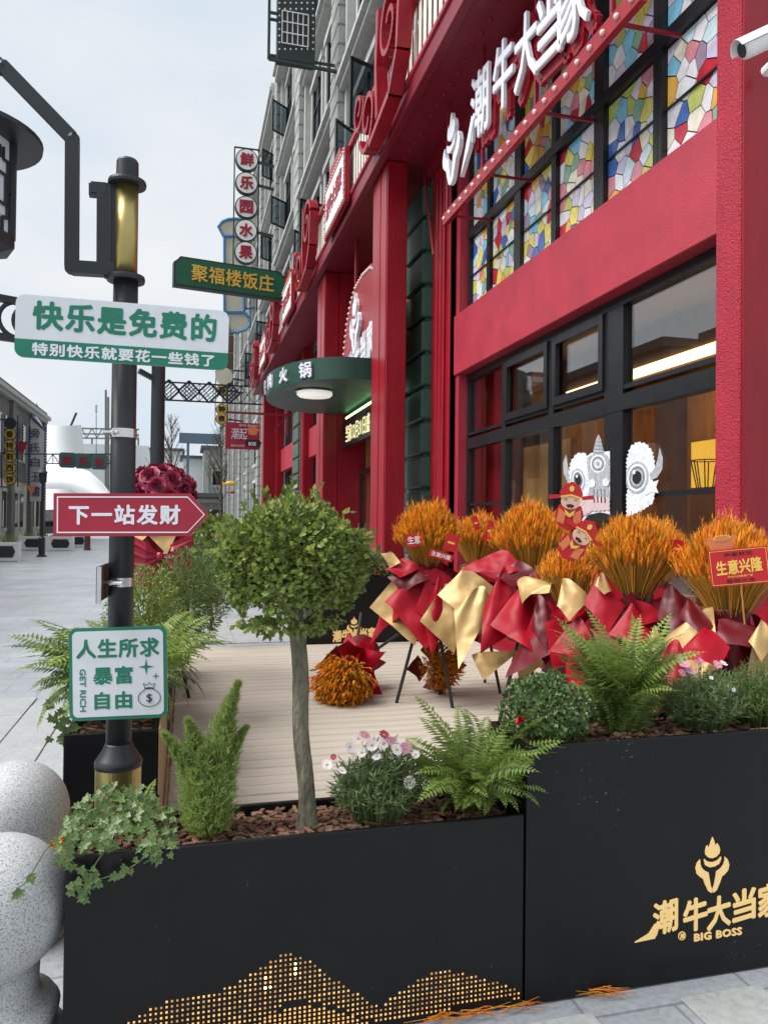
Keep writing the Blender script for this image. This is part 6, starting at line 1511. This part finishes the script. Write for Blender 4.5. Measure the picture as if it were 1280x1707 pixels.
sheets(WS[2], [('g', (778, 950, 5.1), (836, 990, 4.95), (800, 1060, 4.85), (728, 990, 5.0)), ('g', (800, 985, 4.95), (822, 1008, 4.85), (763, 1126, 4.72), (757, 1018, 4.85)), ('r', (842, 955, 4.9), (866, 1050, 4.72), (800, 1096, 4.68), (806, 1015, 4.8)), ('g', (800, 1088, 4.72), (864, 1086, 4.75), (803, 1138, 4.62), (786, 1090, 4.7)),
  ('r', (882, 965, 4.8), (912, 1030, 4.62), (882, 1104, 4.5), (816, 1040, 4.62)), ('r', (905, 985, 4.6), (940, 1050, 4.5), (905, 1117, 4.42), (874, 1060, 4.5)), ('d', (868, 935, 4.85), (900, 960, 4.75), (850, 985, 4.75), (815, 950, 4.85)), ('r', (838, 920, 4.95), (876, 950, 4.8), (830, 968, 4.8), (770, 952, 4.95)), ('g', (872, 975, 4.7), (928, 972, 4.5), (915, 988, 4.45), (870, 1006, 4.55)), ('d', (905, 945, 4.8), (925, 955, 4.7), (900, 1000, 4.6), (880, 965, 4.7))])
sheets(WS[3], [('r', (938, 985, 4.45), (978, 1020, 4.35), (950, 1112, 4.3), (906, 1050, 4.35)), ('g', (940, 972, 4.25), (985, 1000, 4.1), (948, 1042, 4.05), (928, 1010, 4.1)), ('d', (900, 1000, 4.5), (925, 1030, 4.4), (915, 1100, 4.3), (885, 1050, 4.4)), ('r', (965, 1030, 4.1), (985, 1060, 4.0), (950, 1095, 4.0), (915, 1085, 4.05))])
sheets(WS[4], [('r', (1000, 955, 4.15), (1046, 1005, 3.98), (1012, 1062, 3.92), (972, 1005, 4.02)), ('r', (1056, 1005, 4.0), (1112, 1030, 3.92), (1075, 1102, 3.8), (1014, 1055, 3.88)), ('d', (1112, 985, 4.0), (1150, 1012, 3.9), (1130, 1082, 3.8), (1092, 1040, 3.9)), ('g', (1090, 1045, 3.85), (1104, 1070, 3.8), (1094, 1115, 3.75), (1078, 1085, 3.8)), ('g', (1000, 960, 4.05), (1020, 985, 3.98), (1005, 995, 3.96), (990, 978, 4.0)), ('r', (1120, 1080, 3.4), (1150, 1130, 3.3), (1100, 1200, 3.2), (1070, 1150, 3.3))])
sheets(WS[6], [('r', (1178, 1050, 3.55), (1216, 1078, 3.42), (1200, 1118, 3.36), (1116, 1096, 3.44)), ('d', (1200, 1035, 3.6), (1262, 1045, 3.5), (1250, 1085, 3.45), (1190, 1075, 3.5)), ('g', (1264, 1040, 3.5), (1284, 1080, 3.4), (1262, 1110, 3.38), (1246, 1070, 3.42)), ('r', (1285, 1000, 3.6), (1310, 1040, 3.5), (1290, 1090, 3.45), (1256, 1020, 3.5)), ('d', (1150, 1000, 3.75), (1190, 1040, 3.6), (1165, 1060, 3.6), (1130, 1030, 3.7))])
# fallen sheaf on the deck
random.seed(9)
q = at(592, 1090, d=6.1); t_ = thing('fallen_wheat_sheaf', 'toppled wheat sheaf with its straw end toward the camera lying on the deck', 'flower bundle', (q.x, q.y, DZ))
T = Matrix.Translation((0, .12, .21)) @ Matrix.Rotation(math.radians(-28), 4, 'Z') @ Matrix.Rotation(math.radians(104), 4, 'X')
for nm, me in SH[1]: o = inst(nm, me, t_, T @ Matrix.Scale(1.08, 4)); o['kind'] = 'stuff'
inst('wrap', WRAP, t_, T)
for k in range(6): inst('collar_sheet', (COLR + COLD + COLG)[k % 8], t_, T @ Matrix.Rotation(k*1.05, 4, 'Z') @ Matrix.Rotation(.45, 4, 'X') @ Matrix.Scale(1.15, 4))
for k in range(5): inst('skirt_sheet', (PAPS + PAPG)[k], t_, T @ Matrix.Rotation(k*1.25, 4, 'Z') @ Matrix.Rotation(-.1, 4, 'X') @ Matrix.Scale(.62, 4))
for k in range(3):
    a = 2*PI*k/3; MB().tube([(T @ Vector((0, 0, -.05))), T @ Vector((math.cos(a)*.22, math.sin(a)*.22, -.75))], .0135, 8).build('leg', M['rubber'], t_, local=True)
q = at(735, 1140, d=6.2); t_ = thing('shaded_wheat_sheaf', 'shaded wheat sheaf lying under the standing bundles', 'flower bundle', (q.x, q.y, DZ)); T = Matrix.Translation((0, .2, .2)) @ Matrix.Rotation(math.radians(80), 4, 'X')
for nm, me in SH[2]: o = inst(nm, me, t_, T @ Matrix.Scale(.8, 4)); o['kind'] = 'stuff'
for k in range(4): inst('collar_sheet', COLD[k % 2], t_, T @ Matrix.Rotation(k*1.6, 4, 'Z') @ Matrix.Rotation(.5, 4, 'X') @ Matrix.Scale(1.0, 4))
# loose straw on the deck and along the planter foot
def straws(name, pts, label, n, m_='straw'):
    mb = MB()
    for k in range(n):
        t = uni(0, len(pts) - 1.001); c = pts[int(t)].lerp(pts[int(t)+1], t % 1) + Vector((uni(-.03, .03), uni(-.02, .02), uni(.002, .012))); dr = (pts[-1] - pts[0]).normalized() + rdir()*.25; dr.z *= .1
        dr = (dr + rdir()*.35); dr.z *= .12; mb.tube([c - dr*uni(.02, .08), c + Vector((uni(-.006, .006), uni(-.006, .006), .003)), c + dr*uni(.02, .08)], [.0007, .0012, .0006], 4)
    o = mb.build(name, M[m_]); tag(o, label, 'straw'); o['kind'] = 'stuff'
straws('loose_straw', [at(720, 1700, Z=.012), at(800, 1690, Z=.012), at(900, 1676, Z=.012)], 'amber straw scattered along the foot of the black planters', 42, 'ear')
straws('loose_straw', [at(990, 1657, Z=.012), at(1015, 1655, Z=.012)], 'small tuft of amber straw on the pavement by the tall planter', 16, 'ear')
straws('loose_straw', [at(640, 1160, Z=DZ), at(735, 1156, Z=DZ)], 'thin straw lying on the deck under the leftmost stand', 8)
straws('loose_straw', [at(530, 1175, Z=DZ), at(620, 1160, Z=DZ)], 'thin straw lying on the deck before the fallen sheaf', 6)
# amber wheat glimpsed between the granite balls
q = at(101, 1420, d=2.62); t_ = thing('wheat_tuft', 'orange wheat tuft glimpsed between the granite balls and the planter', 'straw', tuple(q)); mb = MB()
for k in range(120): a = rdir(); mb.tube([q + Vector((0, 0, -.04)), q + Vector((a.x*.04, a.y*.03, .01 + abs(a.z)*.045))], [.001, .003], 3)
mb.build('ears', M['ear'], t_)

# ------------------------------------------------------------------ cards
def card_poly(t_, name, m_, px_pts, d, k, th=.0015):
    v = [at(a, b, d=d - .0025*k) for a, b in px_pts]; n = len(v); bk = FW*th
    return MB().add(v + [p + bk for p in v], [tuple(range(n)), tuple(range(2*n-1, n-1, -1))] + [((i+1) % n, i, i+n, (i+1) % n + n) for i in range(n)]).build(name, M[m_], t_)
def figure_card(cx, cy, s, rot, d, label):
    t_ = thing('figure_card', label, 'card', tuple(at(cx, cy, d=d)))
    def tr(pts): return [(cx + s*(a*math.cos(rot) - b*math.sin(rot)), cy + s*(a*math.sin(rot) + b*math.cos(rot))) for a, b in pts]
    card_poly(t_, 'robe', 'cardred', tr([(-18, 8), (18, 8), (24, 24), (16, 44), (0, 50), (-16, 44), (-24, 24)]), d, 0)
    card_poly(t_, 'sleeve', 'cardorange', tr([(-18, 14), (-6, 22), (-8, 40), (-20, 36)]), d, 1); card_poly(t_, 'sleeve', 'cardorange', tr([(18, 14), (6, 22), (8, 40), (20, 36)]), d, 1)
    card_poly(t_, 'face', 'skin', tr(ell(0, 2, 16, 13)), d, 2)
    card_poly(t_, 'hat', 'cardred', tr([(-17, -3), (-19, -12), (-13, -24), (0, -31), (13, -24), (19, -12), (17, -3), (0, -7)]), d, 3)
    card_poly(t_, 'hat_wing', 'cardred', tr([(-18, -8), (-36, -6), (-36, 1), (-18, -2)]), d, 2); card_poly(t_, 'hat_wing', 'cardred', tr([(18, -8), (36, -12), (37, -5), (18, -2)]), d, 2)
    card_poly(t_, 'hat_band', 'cardgold', tr([(-17, -6), (0, -10), (17, -6), (17, -3), (0, -7), (-17, -3)]), d, 4); card_poly(t_, 'hat_jewel', 'cardgold', tr(ell(0, -19, 4, 5, 12)), d, 4)
    for sx in (-1, 1): card_poly(t_, 'eye', 'ink', tr([(sx*11, 1), (sx*8, -2.4), (sx*5, 1), (sx*8, -.4)]), d, 5)
    card_poly(t_, 'beard', 'ink', tr([(-7, 8), (0, 6), (7, 8), (3, 13), (0, 10.5), (-3, 13)]), d, 5)
    card_poly(t_, 'collar', 'cardgold', tr([(-9, 15), (0, 22), (9, 15), (6, 24), (0, 28), (-6, 24)]), d, 3)
figure_card(951, 834, 1.02, .1, 4.0, 'upper smiling bearded figure card in a red winged hat')
figure_card(970, 893, 1.0, .72, 3.95, 'lower tilted smiling bearded figure card in red robe')
t_ = thing('greeting_card', 'red greeting card with gold lettering on the rightmost wheat sheaf', 'card', tuple(at(1230, 948, d=3.42)))
A, B = at(1182, 949, d=3.44), at(1281, 940, d=3.40); ex, ey, n_ = frame_axes(A, B); W_ = (B - A).length; H_ = .165; mid = (A + B)/2
MB().prism(rrect(W_, H_, .004), mid, ex, ey, -n_*.002).build('sheet', M['cardred'], t_)
mb = MB(); q1, q2 = rrect(W_ - .012, H_ - .012, .003, 1), rrect(W_ - .016, H_ - .016, .003, 1)
for i in range(len(q1)): j = (i+1) % len(q1); mb.prism([q1[i], q1[j], q2[j], q2[i]], mid + n_*.0006, ex, ey, n_*.0006)
text(mb, '生意兴隆', mid + n_*.0006 + ey*.002, ex, ey, W_*.78, H_*.40, .001, .025, .04); text(mb, '开业大吉财源广进', mid + n_*.0006 - ey*.042, ex, ey, W_*.42, .009, .0008, .01); mb.build('gold_lettering', M['cardgold'], t_)
mb = MB(); text(mb, '恭喜恭贺', mid + n_*.0006 + ey*.058, ex, ey, W_*.48, .018, .0008, .0); text(mb, '敬贺大吉', mid + n_*.0006 - ey*.062, ex, ey, W_*.48, .018, .0008, .0); mb.build('ink_lettering', M['ink'], t_)
MB().bar(mid - ey*H_*.5 - n_*.004, mid - ey*(H_*.5 + .18) - n_*.02, .005).build('stick', M['straw'], t_)
t_ = thing('ingot_card', 'orange ingot-shaped card above the red greeting card', 'card', tuple(at(1203, 905, d=3.46)))
card_poly(t_, 'ingot', 'cardorange', [(1176, 898), (1182, 896), (1192, 902), (1210, 898), (1222, 891), (1226, 893), (1222, 912), (1212, 920), (1184, 920)], 3.46, 0); card_poly(t_, 'dome', 'cardgold', ell(1202, 897, 15, 5, 16, -.15), 3.46, 1); card_poly(t_, 'dome_top', 'cardorange', ell(1202, 896.5, 12, 3.6, 16, -.15), 3.46, 2)
for (x, y, w_, h_, r_, d, tx, lb) in ((690, 900, 26, 22, -.1, 5.72, '生意', 'small red card with white lettering on the leftmost wheat sheaf'), (735, 926, 40, 13, .3, 5.68, '生意兴隆', 'narrow red card tucked in the leftmost wheat sheaf'), (752, 905, 22, 28, .3, 5.7, '', 'plain red card at the right of the leftmost wheat sheaf'), (815, 885, 10, 34, .35, 5.9, '', 'slim red card between the second and third sheaves'), (793, 872, 10, 24, -.3, 6.1, '', 'slim dark red card in the half hidden sheaf'), (1128, 915, 26, 30, .1, 3.95, '', 'red card at the right of the large amber sheaf'), (1140, 940, 16, 34, -.2, 3.9, '', 'pink edged red card between the two right sheaves')):
    A, B = at(x - w_/2, y - w_/2*r_, d=d), at(x + w_/2, y + w_/2*r_, d=d); ex, ey, n_ = frame_axes(A, B); W_ = (B - A).length; H_ = h_*d/FPX; mid = (A + B)/2
    t_ = thing('red_card', lb, 'card', tuple(mid)); MB().prism(rrect(W_, H_, .005, 2), mid, ex, ey, -n_*.002).build('sheet', M['cardred'], t_)
    if tx: mb = MB(); text(mb, tx, mid + n_*.0006, ex, ey, W_*.8, H_*.6, .001, .02); mb.build('lettering', M['letterwhite'], t_)
    else: mb = MB(); mb.prism(rrect(W_*.5, H_*.12, .001, 1), mid + n_*.0006, ex, ey, n_*.0005); mb.build('gold_print', M['cardgold'], t_)

# ------------------------------------------------------------------ rose ball stand by the deck row
random.seed(31)
rp_ = at(270, 806, d=6.0); t_ = thing('rose_stand', 'dome of wine red fabric roses on a satin wrapped stand behind the arrow sign', 'flower stand', (rp_.x, rp_.y, 0))
def rose_mesh():
    mb = MB()
    for lay, (n, r, h, op) in enumerate(((3, .22, .75, .1), (4, .42, .70, .35), (5, .66, .55, .7), (6, .95, .32, 1.15))):
        for k in range(n):
            a = 2*PI*k/n + lay*.6; N = 4; vs = []
            for i in range(N + 1):
                for j in range(N + 1):
                    u = (i/N - .5)*2; v = j/N; ph = a + u*(PI/n)*1.25; rr = r*(.35 + .65*v) + .10*op*v*v + .05*math.sin(u*3 + lay); z = h*v - .28*op*v*v*v - .10*u*u*v
                    vs.append(Vector((rr*math.cos(ph), rr*math.sin(ph), z)))
            mb.add(vs, [(i*(N+1) + j, i*(N+1) + j + 1, (i+1)*(N+1) + j + 1, (i+1)*(N+1) + j) for i in range(N) for j in range(N)])
    me = mb.mesh('rose', True); me.materials.append(M['rose']); return me
RM = rose_mesh(); c_ = Vector((0, 0, rp_.z - .08)); R_ = .21
for k in range(24):
    z = 1 - (k + .5)/24*1.15; a = k*2.39996; r = math.sqrt(max(0, 1 - z*z)); d = Vector((r*math.cos(a), r*math.sin(a), z))
    inst('rose', RM, t_, Matrix.Translation(c_ + Vector((d.x*R_, d.y*R_, d.z*R_*.85))) @ Vector((0, 0, 1)).rotation_difference(d).to_matrix().to_4x4() @ Matrix.Rotation(uni(0, 6), 4, 'Z') @ Matrix.Scale(uni(.098, .115), 4))
zc = c_.z; zbow = at(270, 925, d=6.0).z
for k in range(7):
    me = PAPS[k % 4] if k % 3 else PAPG[0]; inst('wrapping_sheet', me, t_, Matrix.Translation((0, 0, zc + .02)) @ Matrix.Rotation(k*.9, 4, 'Z') @ Matrix.Rotation(.05, 4, 'X') @ Matrix.Scale(1.0, 4))
bow = MB()
for s_ in (-1, 1):
    for q_ in range(7):
        y0, y1 = (q_/7 - .5)*.24, ((q_+1)/7 - .5)*.24; p0 = Vector((0, -.25, zbow)); zz = .02*(q_ % 2)
        bow.add([p0 + Vector((0, 0, y0*.15)), p0 + Vector((s_*.10, -.03 - zz, y0*.9)), p0 + Vector((s_*.24, zz, y0*1.3 + .02)), p0 + Vector((s_*.24, -zz, y1*1.3 + .02)), p0 + Vector((s_*.10, -.03, y1*.9)), p0 + Vector((0, 0, y1*.15))], [(0, 1, 4, 5), (1, 2, 3, 4)])
bow.sphere((0, -.25, zbow), .035, 8, 6); bow.build('satin_bow', M['ribbon'], t_, local=True)
MB().lathe([(.20, zbow - .25), (.13, zbow), (.2, zc - .1), (.23, zc)], (0, 0, 0), 20).build('satin_wrap', M['ribbon'], t_, local=True, smooth=True)
for k in range(3):
    a = 2*PI*k/3; MB().tube([(0, 0, zbow - .1), (math.cos(a)*.25, math.sin(a)*.25, .01)], .014, 6).build('leg', M['rubber'], t_, local=True)
